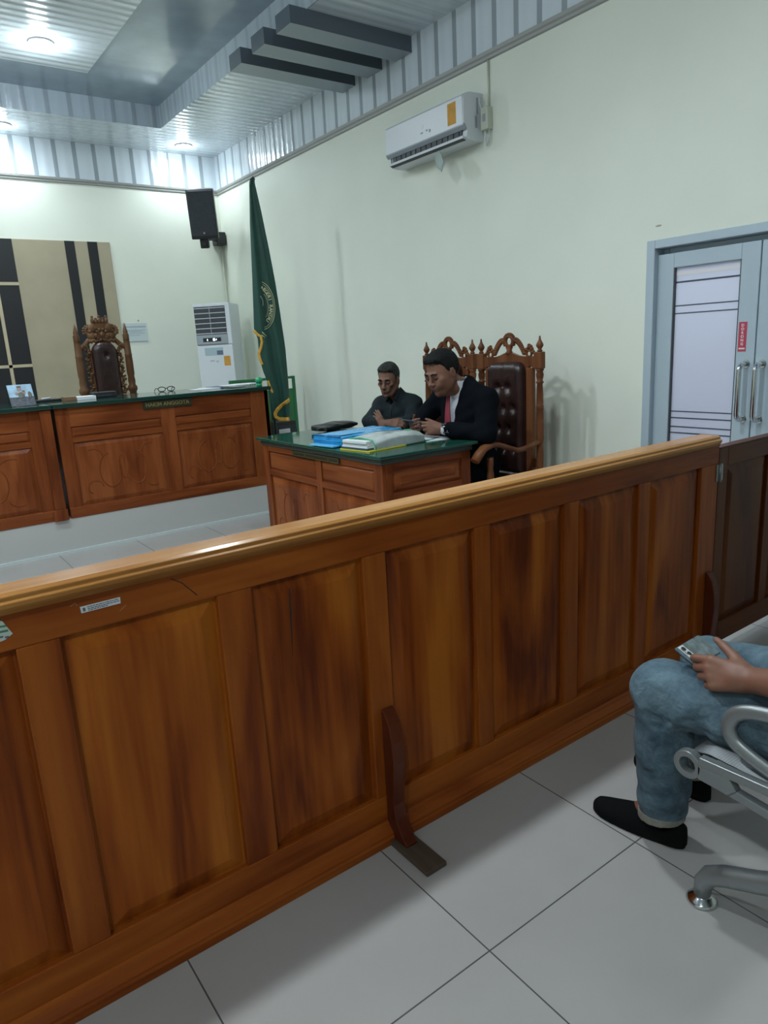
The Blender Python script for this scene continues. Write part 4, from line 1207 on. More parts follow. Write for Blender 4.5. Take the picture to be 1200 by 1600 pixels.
MB().tube([(3.60, 8.36, 2.82), (3.72, 8.50, 2.84), (3.90, 8.70, 2.86)], 0.022, 10).build('bracket_arm', M['black'], sp)
MB().box(3.86, 3.985, 8.64, 8.775, 2.80, 2.95).build('bracket_plate', M['black'], sp, bevel=0.006)
MB().tube([(3.965, 8.745, 2.80), (3.968, 8.748, 2.3), (3.965, 8.745, 2.0), (3.95, 8.735, 1.2)], 0.011, 8).build('cable', M['pipe'], sp)

# ------------------------------------------------------------------ floor standing air conditioner
ac = thing('floor_air_conditioner', 'tall white floor standing air conditioner in the room corner', 'air conditioner', (3.555, 8.18, ZB), R_(-45))
B = lambda mb, n, m, p=None, **k: mb.build(n, m, p or ac, world=False, **k)
HA = 1.785; hw, hd = 0.225, 0.165
B(MB().box(-hw, hw, -hd+0.015, hd, 0.02, HA-0.006), 'cabinet', M['white_plastic'], bevel=0.012, seg=3)
B(MB().box(-hw+0.01, hw-0.01, -hd+0.01, hd-0.005, 0.0, 0.025), 'base', M['grey_plastic'])
B(MB().box(-hw+0.004, hw-0.004, -hd, -hd+0.02, 0.06, 1.30), 'front_panel', M['white_plastic'], bevel=0.006)
B(MB().box(-hw+0.012, hw-0.055, -hd-0.002, -hd+0.02, 1.315, 1.745), 'grille_recess', M['dark_grille'])
B(MB().box(-hw+0.008, hw-0.05, -hd-0.004, -hd+0.02, 1.315, 1.425), 'control_panel', M['grey_plastic'], bevel=0.003)
B(MB().box(-hw+0.002, hw-0.002, -hd, -hd+0.02, 1.747, HA-0.003).box(hw-0.056, hw-0.002, -hd, -hd+0.02, 1.31, 1.75), 'grille_surround', M['white_plastic'], bevel=0.004)
for i in range(6):
    z = 1.445+0.058*i
    B(MB()._add([(-hw+0.014, -hd-0.004, z-0.008), (hw-0.057, -hd-0.004, z-0.008), (hw-0.057, -hd+0.012, z+0.008), (-hw+0.014, -hd+0.012, z+0.008), (-hw+0.014, -hd-0.004, z-0.003), (hw-0.057, -hd-0.004, z-0.003), (hw-0.057, -hd+0.012, z+0.012), (-hw+0.014, -hd+0.012, z+0.012)],
           [(0, 3, 2, 1), (4, 5, 6, 7), (0, 1, 5, 4), (1, 2, 6, 5), (2, 3, 7, 6), (3, 0, 4, 7)]), 'louver', M['white_plastic'])
B(MB().box(-0.026, -0.018, -hd-0.005, -hd+0.012, 1.43, 1.745), 'louver_link', M['grey_plastic'])
dp = B(MB().box(-0.135, 0.09, -hd-0.006, -hd, 1.345, 1.390), 'display', M['black'])
B(MB().box(-0.01, 0.015, -hd-0.007, -hd-0.004, 1.353, 1.382).box(-0.085, -0.075, -hd-0.007, -hd-0.004, 1.356, 1.378).box(0.028, 0.036, -hd-0.007, -hd-0.004, 1.36, 1.376), 'display_digits', emit('lit_display_digits', (0.8, 0.9, 1.0), 2.5), dp)
st = B(MB().box(-0.13, 0.10, -hd-0.0015, -hd+0.001, 1.185, 1.275), 'energy_label', plain('pale_teal_label', (0.38, 0.50, 0.54), 0.5))
B(MB().box(0.02, 0.095, -hd-0.0025, -hd-0.001, 1.19, 1.24), 'label_picture', M['ink'], st)
B(MB().box(0.10, 0.178, -hd-0.0015, -hd+0.001, 1.06, 1.172), 'orange_sticker', M['orange'])
B(MB().box(-0.075, -0.02, -hd-0.0012, -hd+0.001, 1.115, 1.13).box(0.0, 0.03, -hd-0.0012, -hd+0.001, 1.105, 1.122), 'faint_print', plain('faint_grey_print', (0.42, 0.46, 0.50), 0.5))

# ------------------------------------------------------------------ wall air conditioner
wa = thing('wall_air_conditioner', 'white split air conditioner with an orange sticker high on the right wall', 'air conditioner', (3.9, 4.525, 2.88))
Y0, Y1 = 4.062, 4.992
pf = [(XW, 2.885), (3.90, 2.882), (3.848, 2.892), (3.83, 2.905), (3.838, 2.955), (3.805, 2.978), (3.800, 3.0), (3.806, 3.165), (3.822, 3.188), (3.87, 3.203), (XW, 3.207)]
MB().prism(pf, 'y', Y0, Y1).build('body', M['white_plastic'], wa, bevel=0.005, seg=2)
MB().prism([(3.797, 2.984), (3.797, 3.168), (3.812, 3.184), (3.815, 3.184), (3.806, 3.165), (3.803, 2.984)], 'y', Y0+0.006, Y1-0.006).build('front_panel', M['white_plastic'], wa, bevel=0.001)
MB().prism([(3.798, 2.975), (3.798, 2.988), (3.812, 2.988), (3.83, 2.958), (3.82, 2.952)], 'y', Y0-0.004, Y1+0.004).build('panel_lip', M['grey_plastic'], wa)
MB().prism([(3.822, 2.905), (3.825, 2.957), (3.845, 2.957), (3.845, 2.905)], 'y', Y0+0.045, Y1-0.055).build('outlet', M['dark_grille'], wa)
for k in range(14):
    y = Y0+0.07+k*0.063
    MB().box(3.819, 3.826, y, y+0.004, 2.908, 2.952).build('vane', M['spk'], wa)
MB().prism([(3.812, 2.893), (3.809, 2.912), (3.815, 2.914), (3.838, 2.895), (3.84, 2.888)], 'y', Y0+0.02, Y1-0.03).build('flap', M['white_plastic'], wa, bevel=0.001)
MB().prism([(3.812, 2.893), (3.809, 2.894), (3.838, 2.882), (3.84, 2.888)], 'y', Y0+0.02, Y1-0.03).build('flap_edge', M['alu_dark'], wa)
MB().box(3.7955, 3.7985, 4.135, 4.225, 3.005, 3.150).build('orange_sticker', M['orange'], wa)
MB().box(3.796, 3.7985, 4.505, 4.525, 3.065, 3.09).build('logo_mark', M['white'], wa)
MB().box(3.796, 3.7985, 4.42, 4.44, 3.02, 3.04).box(3.796, 3.7985, 4.455, 4.475, 3.034, 3.046).box(3.796, 3.7985, 4.51, 4.54, 3.03, 3.04).build('faint_print', plain('faint_grey_print_', (0.33, 0.36, 0.40), 0.5), wa)
MB().box(3.93, 3.945, Y0-0.004, Y0+0.01, 3.06, 3.17).box(3.915, 3.935, Y0-0.004, Y0+0.01, 2.97, 3.05).build('side_vent', M['grey_plastic'], wa)
sw = thing('isolator_box', 'cream isolator box with looped cable on the wall beside the split air conditioner', 'electrical box', (XW, 4.0, 2.9))
MB().box(XW-0.055, XW, 3.965, 4.035, 2.945, 3.095).build('box', M['pipe'], sw, bevel=0.006)
MB().box(XW-0.058, XW-0.05, 3.985, 4.015, 3.0, 3.05).build('switch', M['grey_plastic'], sw, bevel=0.002)
MB().tube([(XW-0.008, 3.995, 3.40), (XW-0.008, 3.995, 3.095)], 0.008, 8).build('conduit', M['pipe'], sw)
MB().tube([(XW-0.03, 4.01, 2.95), (XW-0.032, 4.012, 2.88), (XW-0.032, 4.0, 2.845), (XW-0.03, 3.985, 2.87), (XW-0.025, 3.975, 2.95)], 0.006, 8).build('cable', M['paper_dim'], sw)
MB().tube([(XW-0.03, 4.03, 3.06), (XW-0.05, 4.045, 3.13), (XW-0.04, 4.05, 3.17)], 0.006, 8).build('cable', M['paper_dim'], sw)
tg = thing('hanging_tag', 'pale grey tag hanging under the split air conditioner', 'tag', (3.83, 4.38, 2.80))
MB()._add([(3.838, 4.395, 2.900), (3.858, 4.455, 2.845), (3.856, 4.43, 2.775), (3.826, 4.345, 2.725), (3.806, 4.295, 2.780), (3.826, 4.35, 2.86),
           (3.842, 4.393, 2.900), (3.862, 4.453, 2.845), (3.860, 4.428, 2.775), (3.830, 4.343, 2.725), (3.810, 4.293, 2.780), (3.830, 4.348, 2.86)],
          [(0, 1, 2, 3, 4, 5), (11, 10, 9, 8, 7, 6)]+[(i, 6+i, 6+(i+1) % 6, (i+1) % 6) for i in range(6)]).build('card', M['tagm'], tg)
MB().tube([(3.838, 4.39, 2.888), (3.84, 4.392, 2.905)], 0.0025, 6).build('string', M['alu_dark'], tg)

# ------------------------------------------------------------------ flag
FX, FY = 3.25, 6.33
fl_ = thing('flag', 'dark green court flag with gold fringe hanging on a pole beside the bench', 'flag', (FX, FY, ZB))
nx, ny = FX/math.hypot(FX, FY), FY/math.hypot(FX, FY)
uu = Vector((ny, -nx, 0)); nn = Vector((-nx, -ny, 0))
LEFT = [(-0.02, 3.036), (-0.037, 3.0), (-0.066, 2.643), (-0.089, 2.185), (-0.12, 1.676), (-0.092, 1.60), (-0.093, 1.499), (-0.092, 1.407), (-0.070, 1.282), (-0.041, 1.187), (-0.031, 1.03), (-0.027, 0.80)]
RIGHT = [(0.006, 3.036), (0.012, 3.0), (0.049, 2.752), (0.090, 2.421), (0.123, 2.118), (0.146, 1.82), (0.167, 1.485), (0.168, 1.206), (0.164, 1.005), (0.158, 0.80)]
def interp(T, z):
    for (a, za), (b, zb_) in zip(T[:-1], T[1:]):
        if za >= z >= zb_: return a+(b-a)*(za-z)/(za-zb_)
    return T[-1][0] if z < T[-1][1] else T[0][0]
def cloth_d(u, z):
    L, Rr = interp(LEFT, z), interp(RIGHT, z)
    s = (u-L)/max(Rr-L, 1e-4)
    g = min(1, (3.05-z)/1.2)
    return 0.032+g*(0.016*math.sin(s*7.2+0.8)+0.008*math.sin(s*15+z*2)-0.03*(abs(s-0.45)*2)**3)
def fpt(u, z, e=0.0):
    p = Vector((FX, FY, 0))+uu*u+nn*(cloth_d(u, z)+e)
    return (p.x, p.y, z)
NU, NZ = 28, 90
vs = []; fs = []
for i in range(NZ+1):
    z = 3.036-(3.036-0.80)*i/NZ
    L, Rr = interp(LEFT, z), interp(RIGHT, z)
    for k in range(NU+1):
        vs.append(fpt(L+(Rr-L)*k/NU, z))
for i in range(NZ):
    for k in range(NU):
        a = i*(NU+1)+k
        fs.append((a, a+NU+1, a+NU+2, a+1))
co = MB()._add(vs, fs, True).build('cloth', M['flag'], fl_)
sm = co.modifiers.new('thick', 'SOLIDIFY'); sm.thickness = 0.004
def ribbon(pts, w):
    """fringe band following the cloth edge"""
    out = MB(); q = []
    for a in range(len(pts)-1):
        for k in range(6):
            t_ = k/6; q.append((pts[a][0]+(pts[a+1][0]-pts[a][0])*t_, pts[a][1]+(pts[a+1][1]-pts[a][1])*t_))
    q.append(pts[-1])
    out.tube([fpt(u, z, 0.006) for u, z in q], w, 8, flat=0.25, upv=None)
    return out
ribbon([(-0.122, 1.672), (-0.088, 1.632), (-0.060, 1.612), (-0.053, 1.565), (-0.068, 1.51), (-0.094, 1.455), (-0.088, 1.40), (-0.070, 1.345)], 0.013).build('fringe', M['fringe'], fl_)
ribbon([(-0.030, 1.19), (-0.015, 1.13), (0.005, 1.07)], 0.012).build('fringe', M['fringe'], fl_)
ribbon([(0.162, 0.990), (0.122, 0.962), (0.078, 0.935), (0.035, 0.90), (0.012, 0.865), (0.014, 0.835), (0.045, 0.806), (0.09, 0.80), (0.145, 0.80)], 0.020).build('fringe', M['fringe'], fl_)
MB().lathe([(0.014, ZB), (0.014, 3.02), (0.02, 3.03), (0.012, 3.045), (0.003, 3.055)], (FX, FY, 0), 12).build('pole', M['black'], fl_)
MB().lathe([(0.16, ZB), (0.16, ZB+0.02), (0.06, ZB+0.05), (0.02, ZB+0.12)], (FX, FY, 0), 20).build('pole_stand', M['black'], fl_)
MB().tube([(FX-0.02, FY-0.03, 3.03), (FX-0.045, FY-0.03, 2.98), (FX-0.03, FY-0.045, 2.96)], 0.006, 6).build('tie_cord', M['flag'], fl_)
# emblem: arcs and curved lettering on the cloth
def earc(rx, rz, a0, a1, r, n=26, cx=-0.03, cz=1.90):
    mb = MB()
    mb.tube([fpt(cx+rx*math.cos(R_(a0+(a1-a0)*k/n)), cz+rz*math.sin(R_(a0+(a1-a0)*k/n)), 0.004) for k in range(n+1)], r, 6)
    return mb
earc(0.130, 0.222, 78, -85, 0.0028).build('emblem_ring', M['thread'], fl_)
earc(0.116, 0.203, 74, -83, 0.0022).build('emblem_ring', M['thread'], fl_)
earc(0.066, 0.125, 60, -60, 0.0022).build('emblem_ring', M['thread'], fl_)
MB().tube([fpt(-0.045, 1.655, 0.004), fpt(-0.005, 1.612, 0.004)], 0.003, 6).tube([fpt(-0.052, 1.628, 0.004), fpt(-0.02, 1.60, 0.004)], 0.003, 6).build('emblem_ribbon', M['thread'], fl_)
word = 'NEGERI RANTAU'
for i, ch in enumerate(word):
    if ch == ' ': continue
    a = R_(72-128*i/(len(word)-1))
    u, z = -0.03+0.091*math.cos(a), 1.90+0.164*math.sin(a)
    nrm = Vector((math.cos(a)/0.091, math.sin(a)/0.164)); nrm.normalize()
    upd = uu*nrm.x+Vector((0, 0, nrm.y)); xd = uu*nrm.y+Vector((0, 0, -nrm.x))
    text_mesh('lettering', ch, 0.046, M['thread'], fl_, frame_mtx(fpt(u, z, 0.008), xd, upd), 0.001, bold=0.001)
K = MB()
for k in range(7):
    a = R_(60-14*k)
    K.ball(fpt(-0.045+0.035*math.cos(a), 1.93+0.06*math.sin(a), 0.004), (0.006, 0.006, 0.010), 8)
K.build('emblem_leaf', plain('pale_thread', (0.22, 0.27, 0.24), 0.6), fl_)

# ------------------------------------------------------------------ green stand and black box by the flag
gs = thing('green_stand', 'green metal frame stand with a label strip behind the flag', 'stand', (3.49, 7.0, ZB))
x0, x1 = 3.10, 3.885
for x in (x0, x1-0.03):
    MB().box(x, x+0.03, 6.985, 7.015, ZB, 1.19).build('upright', M['green_metal'], gs, bevel=0.003)
MB().box(x0+0.03, x1-0.03, 6.985, 7.015, 1.162, 1.19).build('top_bar', M['green_metal'], gs, bevel=0.003)
MB().box(x0+0.03, x1-0.03, 6.992, 7.008, ZB+0.08, 1.055).build('panel', M['green_metal'], gs, bevel=0.003)
lb = MB().box(x0+0.035, 3.42, 6.984, 6.990, 1.095, 1.152).build('label_strip', M['paper_dim'], gs)
MB().box(x0+0.03, 3.45, 6.990, 7.008, 1.075, 1.162).build('label_board', M['green_metal'], gs)
K = MB(); random.seed(5); x = x0+0.05
while x < 3.40:
    w_ = random.uniform(0.012, 0.03); K.box(x, x+w_, 6.982, 6.985, 1.105, 1.142); x += w_+0.008
K.build('print', plain('green_print_', (0.10, 0.26, 0.16), 0.6), lb)
for x in (x0, x1-0.03):
    MB().box(x-0.01, x+0.04, 6.85, 7.15, ZB, ZB+0.03).build('foot', M['green_metal'], gs, bevel=0.003)
bb = thing('floor_speaker', 'black wedge shaped box with a white label on the podium beside the flag', 'speaker', (3.525, 6.72, ZB))
MB().prism([(3.37, ZB), (3.70, ZB), (3.645, 0.738), (3.395, 0.738)], 'y', 6.62, 6.84).build('cabinet', M['black'], bb, bevel=0.006)
MB().prism([(3.395, ZB+0.03), (3.675, ZB+0.03), (3.638, 0.70), (3.402, 0.70)], 'y', 6.612, 6.622).build('grille', M['spk'], bb)
MB().box(3.435, 3.565, 6.606, 6.613, 0.618, 0.662).build('label', M['paper'], bb)
# ------------------------------------------------------------------ people
def V3(*a): return np.array(a, float)
def unit(v): v = np.array(v, float); return v/np.linalg.norm(v)
class Head:
    """a head frame: x forward (face), y left, z up; origin at the middle of the skull"""
    def __init__(s, c, yaw=0, pitch=0, roll=0, k=1.0, wide=1.0):
        s.c = np.array(c, float); s.k = k; s.w = wide
        A = Matrix.Rotation(R_(yaw), 3, 'Z') @ Matrix.Rotation(R_(pitch), 3, 'Y') @ Matrix.Rotation(R_(roll), 3, 'X')
        s.A = np.array(A)          # columns = axes in body space
    def p(s, x, y, z): return s.c+s.A @ (np.array([x, y*s.w, z])*s.k)
    def local(s, X, Y, Z):
        x, y, z = X-s.c[0], Y-s.c[1], Z-s.c[2]
        T = s.A.T/s.k
        r = [T[i][0]*x+T[i][1]*y+T[i][2]*z for i in range(3)]
        return r[0], r[1]/s.w, r[2]
    def ell(s, f, c, r, k=0.01, cut=False):
        f.ell(s.p(*c), np.array([r[0], r[1]*s.w, r[2]])*s.k, k, s.A.T, cut)
    def cap(s, f, a, b, r1, r2=None, k=0.008, cut=False):
        f.cap(s.p(*a), s.p(*b), r1*s.k, (r2 if r2 is not None else r1)*s.k, k, cut)
    def add(s, f, full=0.0, gaunt=0.0):
        s.ell(f, (-0.014, 0, 0.035), (0.097, 0.077, 0.089), 0.01)
        s.ell(f, (0.022, 0, -0.024), (0.068, 0.062+0.012*full-0.004*gaunt, 0.086), 0.03)
        s.ell(f, (0.018, 0, -0.068), (0.062+0.004*full, 0.052+0.015*full-0.004*gaunt, 0.047+0.006*full), 0.025)
        s.cap(f, (0.074, 0, -0.100), (0.070, 0, -0.094), 0.019+0.003*full, None, 0.02)
        for y in (-1, 1):
            s.cap(f, (-0.01, y*0.058, -0.045), (0.05, y*0.030, -0.098), 0.018+0.006*full, 0.016, 0.02)      # jaw line
            s.ell(f, (0.066, y*0.044, -0.020), (0.020, 0.020, 0.016), 0.022)                                    # cheekbone
            s.ell(f, (0.068, y*0.036, -0.046), (0.020+0.008*full, 0.020, 0.024), 0.02)                          # cheek
            s.ell(f, (0.101, y*0.033, 0.004), (0.015, 0.019, 0.012), 0.012, True)                               # socket
            s.ell(f, (0.077, y*0.032, 0.001), (0.0145, 0.0175, 0.0125), 0.004)                                  # lid
            s.ell(f, (0.102, y*0.012, -0.037), (0.012, 0.0095, 0.009), 0.006)                                   # nostril wing
            s.ell(f, (-0.008, y*0.079, -0.010), (0.020, 0.0075, 0.033), 0.006)                                  # ear
            s.ell(f, (-0.004, y*0.088, -0.006), (0.011, 0.006, 0.018), 0.004, True)
            if gaunt: s.ell(f, (0.075, y*0.058, -0.055), (0.022, 0.014, 0.024), 0.02, True)
        s.cap(f, (0.086, -0.036, 0.021), (0.086, 0.036, 0.021), 0.010, None, 0.014)
        s.cap(f, (0.090, 0, 0.010), (0.108, 0, -0.030), 0.0085, 0.0125, 0.010)
        s.ell(f, (0.112, 0, -0.032), (0.012, 0.012, 0.011), 0.006)
        s.ell(f, (0.084, 0, -0.062), (0.015, 0.028, 0.018), 0.015)
        s.cap(f, (0.094, -0.017, -0.0595), (0.094, 0.017, -0.0595), 0.0062, None, 0.005)
        s.cap(f, (0.092, -0.014, -0.0735), (0.092, 0.014, -0.0735), 0.0072, None, 0.005)
        s.cap(f, (0.104, -0.021, -0.0665), (0.104, 0.021, -0.0665), 0.0028, None, 0.003, True)
    def hair(s, parent, mat, thick=0.010, top=0.0, hl=0.068, res=0.003, back=-0.07, side=-0.012, quiff=0.0):
        c = s.p(-0.016, 0, 0.035); m = 0.15*s.k
        f = Field(c-m, c+m, res)
        def fn(X, Y, Z):
            x, y, z = s.local(X, Y, Z)
            a = (0.099+thick, 0.078+thick*0.45, 0.090+thick+top)
            xx = x+0.016; zz = z-0.036
            k0 = np.sqrt((xx/a[0])**2+(y/a[1])**2+(zz/a[2])**2)
            k1 = np.sqrt((xx/a[0]**2)**2+(y/a[1]**2)**2+(zz/a[2]**2)**2)+1e-9
            d = k0*(k0-1)/k1
            if quiff:
                q0 = np.sqrt(((x-0.020)/0.082)**2+(y/0.066)**2+((z-0.088)/(0.034+quiff))**2)
                q1 = np.sqrt(((x-0.020)/0.082**2)**2+(y/0.066**2)**2+((z-0.088)/(0.034+quiff)**2)**2)+1e-9
                dq = q0*(q0-1)/q1
                h = np.clip(0.02-np.abs(d-dq), 0, None)/0.02
                d = np.minimum(d, dq)-h*h*0.005
            d = d+0.0024*np.sin(x*150+y*330+np.sin(z*90))*np.sin(y*240-1.3*x*90+z*50)
            zl = np.interp(x, [-0.12, -0.055, -0.030, -0.026, 0.000, 0.006, 0.022, 0.030, 0.046, 0.066, 0.12], [back, back, -0.02, 0.020, 0.018, side-0.014, side-0.010, 0.026, 0.056, hl, hl]) if x.ndim else hl
            zl = zl+(0.012-0.016*np.clip((np.abs(y)-0.012)/0.03, 0, 1)+0.010*np.clip((np.abs(y)-0.040)/0.02, 0, 1)*0)*(x > 0.045)*0.6+0.002*np.sin(y*260)
            fade = np.clip((z-zl)/0.030, 0, 1)
            d = d+(thick*0.9+quiff+0.004)*(1-fade)**1.5*(x > 0.0)
            return np.maximum(d, zl-z)*s.k
        f.func(c-m, c+m, fn)
        return f.build('hair', mat, parent, 1)
    def face_bits(s, parent, skin, brow, lookdown=True):
        def mk(name, pts, r, mat):
            mb = MB()
            mb.tube([tuple(s.p(*q)) for q in pts], [v*s.k for v in r], 8)
            return mb.build(name, mat, parent, world=False)
        for y in (-1, 1):
            mk('eyebrow', [(0.097, y*0.014, 0.021), (0.097, y*0.030, 0.026), (0.087, y*0.050, 0.021)], [0.0050, 0.0058, 0.0030], brow)
            mk('eye', [(0.0900, y*0.017, -0.003), (0.0925, y*0.031, -0.006), (0.0855, y*0.047, -0.003)], [0.0026, 0.0042, 0.0024], M['eye'])
        mk('lips', [(0.093, -0.022, -0.0665), (0.1005, -0.008, -0.0655), (0.1005, 0.008, -0.0655), (0.093, 0.022, -0.0665)], [0.0025, 0.0045, 0.0045, 0.0025], M['lip'])

def hand(f, wrist, d, n, side, curl=(30, 40, 25), spread=0.0, thumb=(0.5, 0.75, 0.35), tcurl=25, k=1.0, curls=None):
    """palm, four fingers and thumb: d along the hand, n the way the palm faces, side=+1 when thumb lies towards n x d"""
    wrist = np.array(wrist, float); d = unit(d); n = unit(np.array(n, float)-d*np.dot(n, d)); t = np.cross(n, d)*side
    def rot(v, a):       # turn a direction from d towards n
        return math.cos(R_(a))*d+math.sin(R_(a))*n
    offs = (0.030, 0.010, -0.010, -0.029)
    L0 = (0.088, 0.091, 0.086, 0.078)
    LS = ((0.043, 0.026, 0.021), (0.047, 0.029, 0.022), (0.044, 0.027, 0.021), (0.035, 0.021, 0.018))
    f.cap(wrist-d*0.02*k, wrist+d*0.03*k, 0.026*k, 0.026*k, 0.012)
    for i in range(4):
        kn = wrist+(d*L0[i]+t*offs[i])*k
        st = wrist+(d*0.022+t*offs[i]*0.55)*k
        f.cap(st, kn, 0.0155*k, 0.0115*k, 0.014)
        cs = curls[i] if curls else curl
        a = 0; p = kn
        dirs = t*(spread*(1.5-i)/1.5)
        rr = (0.0104, 0.0094, 0.0086, 0.0074) if i < 3 else (0.0090, 0.0082, 0.0074, 0.0066)
        for j in range(3):
            a += cs[j]
            q = p+unit(rot(d, a)+dirs*(1 if j < 2 else 0.5))*LS[i][j]*k
            f.cap(p, q, rr[j]*k, rr[j+1]*k, 0.004)
            p = q
    b = wrist+(d*0.020+t*0.020+n*0.006)*k
    td = unit(d*thumb[0]+t*thumb[1]+n*thumb[2])
    m1 = b+td*0.045*k
    f.cap(b, m1, 0.0165*k, 0.0125*k, 0.014)
    td2 = unit(td*math.cos(R_(tcurl))+(d*0.75+n*0.25)*math.sin(R_(tcurl)))
    m2 = m1+td2*0.034*k
    f.cap(m1, m2, 0.0118*k, 0.0105*k, 0.005)
    td3 = unit(td2*math.cos(R_(tcurl))+(d*0.7+n*0.3)*math.sin(R_(tcurl)))
    f.cap(m2, m2+td3*0.027*k, 0.0105*k, 0.0075*k, 0.004)
    return m2+td3*0.027*k

# ---------------------------------------------------------------- man in the suit
pm = thing('person', 'man in dark suit and red tie bent over a phone at the desk', 'person', (3.285, 3.515, 0), R_(180))
hd = Head((0.235, -0.005, 1.276), yaw=0, pitch=20, roll=2, k=1.10, wide=1.10)
SL, SR = V3(0.075, 0.232, 1.090), V3(0.09, -0.185, 1.085)
EL, ER = V3(0.16, 0.312, 0.885), V3(0.22, -0.315, 0.905)
WL, WR = V3(0.305, 0.060, 0.917), V3(0.315, -0.215, 0.905)
NB = V3(0.122, 0.025, 1.172)
f = Field((-0.22, -0.45, 0.0), (0.62, 0.45, 1.46), 0.004)
hd.add(f, full=1.0)
f.chain([hd.p(-0.03, 0, -0.06), NB], [0.062, 0.064], 0.02)
f.cap(hd.p(0.03, 0, -0.095), NB+V3(0.05, 0, 0.0), 0.045, 0.05, 0.03)          # full under-chin
f.ell((0.05, 0.03, 0.96), (0.11, 0.16, 0.18), 0.04); f.ell((0.03, 0.02, 0.72), (0.13, 0.15, 0.17), 0.04)
f.cap(SL, SR, 0.05, 0.05, 0.03)
for S_, E_, W_ in ((SL, EL, WL), (SR, ER, WR)):
    f.chain([S_, E_], [0.05, 0.042], 0.02); f.chain([E_, W_], [0.042, 0.029], 0.015)
for y in (-1, 1):
    f.chain([V3(0.0, y*0.09, 0.60), V3(0.44, y*0.13, 0.56), V3(0.42, y*0.13, 0.08)], [0.075, 0.055, 0.04], 0.02)
hand(f, WL, (0.70, -0.72, 0.12), (-0.64, -0.70, -0.25), 1, curls=((30, 50, 30), (40, 58, 35), (50, 62, 40), (58, 65, 40)), thumb=(0.85, 0.40, 0.35), tcurl=8, k=1.06)
hand(f, WR, (0.72, 0.55, 0.22), (-0.35, 0.75, 0.25), -1, curls=((35, 45, 25), (40, 55, 30), (46, 60, 30), (52, 60, 30)), thumb=(0.8, 0.45, 0.3), tcurl=10, k=1.03)
f.build('body', M['skin_suit'], pm, 1)
hd.hair(pm, M['hair'], 0.008, 0.002, hl=0.080, back=-0.075, side=-0.012, quiff=0.004)
hd.face_bits(pm, M['skin_suit'], M['brow'])
def torso(f, g=0.0):
    f.ell((0.0, 0.01, 0.63), (0.17+g, 0.205+g, 0.15+g), 0.05)
    f.ell((0.055, 0.02, 0.80), (0.165+g, 0.20+g, 0.19+g), 0.07)
    f.ell((0.055, 0.03, 0.995), (0.142+g, 0.205+g, 0.18+g), 0.07)
    f.cap(SL, SR, 0.066+g, 0.066+g, 0.05)
    f.cap(NB+V3(-0.030, 0.02, 0.012), SL, 0.062+g, 0.062+g, 0.04); f.cap(NB+V3(-0.030, -0.02, 0.012), SR, 0.062+g, 0.062+g, 0.04)
    f.cap(NB+V3(-0.05, 0, -0.02), NB+V3(-0.12, 0, -0.2), 0.08+g, 0.10+g, 0.05)
f = Field((-0.22, -0.36, 0.48), (0.36, 0.42, 1.24), 0.005)
torso(f, -0.012)
f.cap(NB+V3(-0.006, 0, -0.02), NB+V3(0.018, -0.004, 0.022), 0.070, 0.0685, 0.012)        # collar stand
f.cap(NB+V3(0.012, -0.002, 0.035), NB+V3(0.045, -0.006, 0.13), 0.060, 0.064, 0.0, True)
for W_, E_ in ((WL, EL), (WR, ER)):
    dd = unit(E_-W_); f.cap(W_+dd*0.015, W_+dd*0.08, 0.036, 0.042, 0.0)
f.build('shirt', M['shirt'], pm, 1)
f = Field((-0.24, -0.46, 0.46), (0.40, 0.48, 1.26), 0.005)
torso(f, 0.004)
YC = 0.030
f.func((0.04, -0.2, 0.74), (0.4, 0.26, 1.26), lambda X, Y, Z: np.maximum(np.abs(Y-YC+0.02*np.clip((Z-0.9)/0.25, 0, 1))-0.070*np.clip((Z-0.80)/0.36, 0, 1.0)**0.9, 0.05-X), 0.004, True)
f.cap(NB+V3(0.012, 0, 0.020), NB+V3(0.045, -0.006, 0.13), 0.068, 0.072, 0.006, True)
f.chain([SL, EL], [0.074, 0.070], 0.03); f.chain([EL, WL+unit(EL-WL)*0.045], [0.068, 0.050], 0.02)
f.chain([SR, ER], [0.072, 0.068], 0.03); f.chain([ER, WR+unit(ER-WR)*0.045], [0.066, 0.050], 0.02)
f.cap(WL+unit(EL-WL)*0.01, WL+unit(EL-WL)*0.05, 0.043, 0.045, 0.0, True); f.cap(WR+unit(ER-WR)*0.01, WR+unit(ER-WR)*0.05, 0.043, 0.045, 0.0, True)
f.wrinkle(lambda X, Y, Z: np.sin(X*38+Z*52+Y*14)*np.sin(Y*44-Z*23+X*20), 0.0030)
f.build('jacket', M['suit'], pm, 2)
lp = MB()
for s_ in (-1, 1):
    pts = []
    for k in range(9):
        u = k/8; z = 1.15-0.34*u
        w_ = 0.070*max(0, (z-0.80)/0.36)**0.9
        y = YC-0.02*min(1, max(0, (z-0.9)/0.25))+s_*(w_+0.022*math.sin(min(1, u*1.25)*PI*0.9))
        x = 0.105+0.122*math.sin(min(1, u*1.1)*PI/2)
        pts.append((x-abs(y-YC)*0.28, y, z))
    lp.tube(pts, [0.010, 0.022, 0.027, 0.028, 0.026, 0.022, 0.017, 0.011, 0.006], 8, flat=0.3, upv=(0, 1, 0.2))
lp.build('lapel', M['suit'], pm, world=False)
tp = [(0.194, 0.006, 1.142), (0.198, 0.008, 1.120), (0.212, 0.014, 1.07), (0.223, 0.022, 1.0), (0.228, 0.028, 0.94), (0.228, 0.03, 0.88), (0.226, 0.03, 0.83)]
MB().tube(tp, [0.022, 0.018, 0.021, 0.027, 0.032, 0.035, 0.036], 10, flat=0.35, upv=(0, 1, 0)).build('tie', M['tie'], pm, world=False)
MB().ball((0.196, 0.006, 1.138), (0.016, 0.021, 0.02), 10).build('tie_knot', M['tie'], pm, world=False)
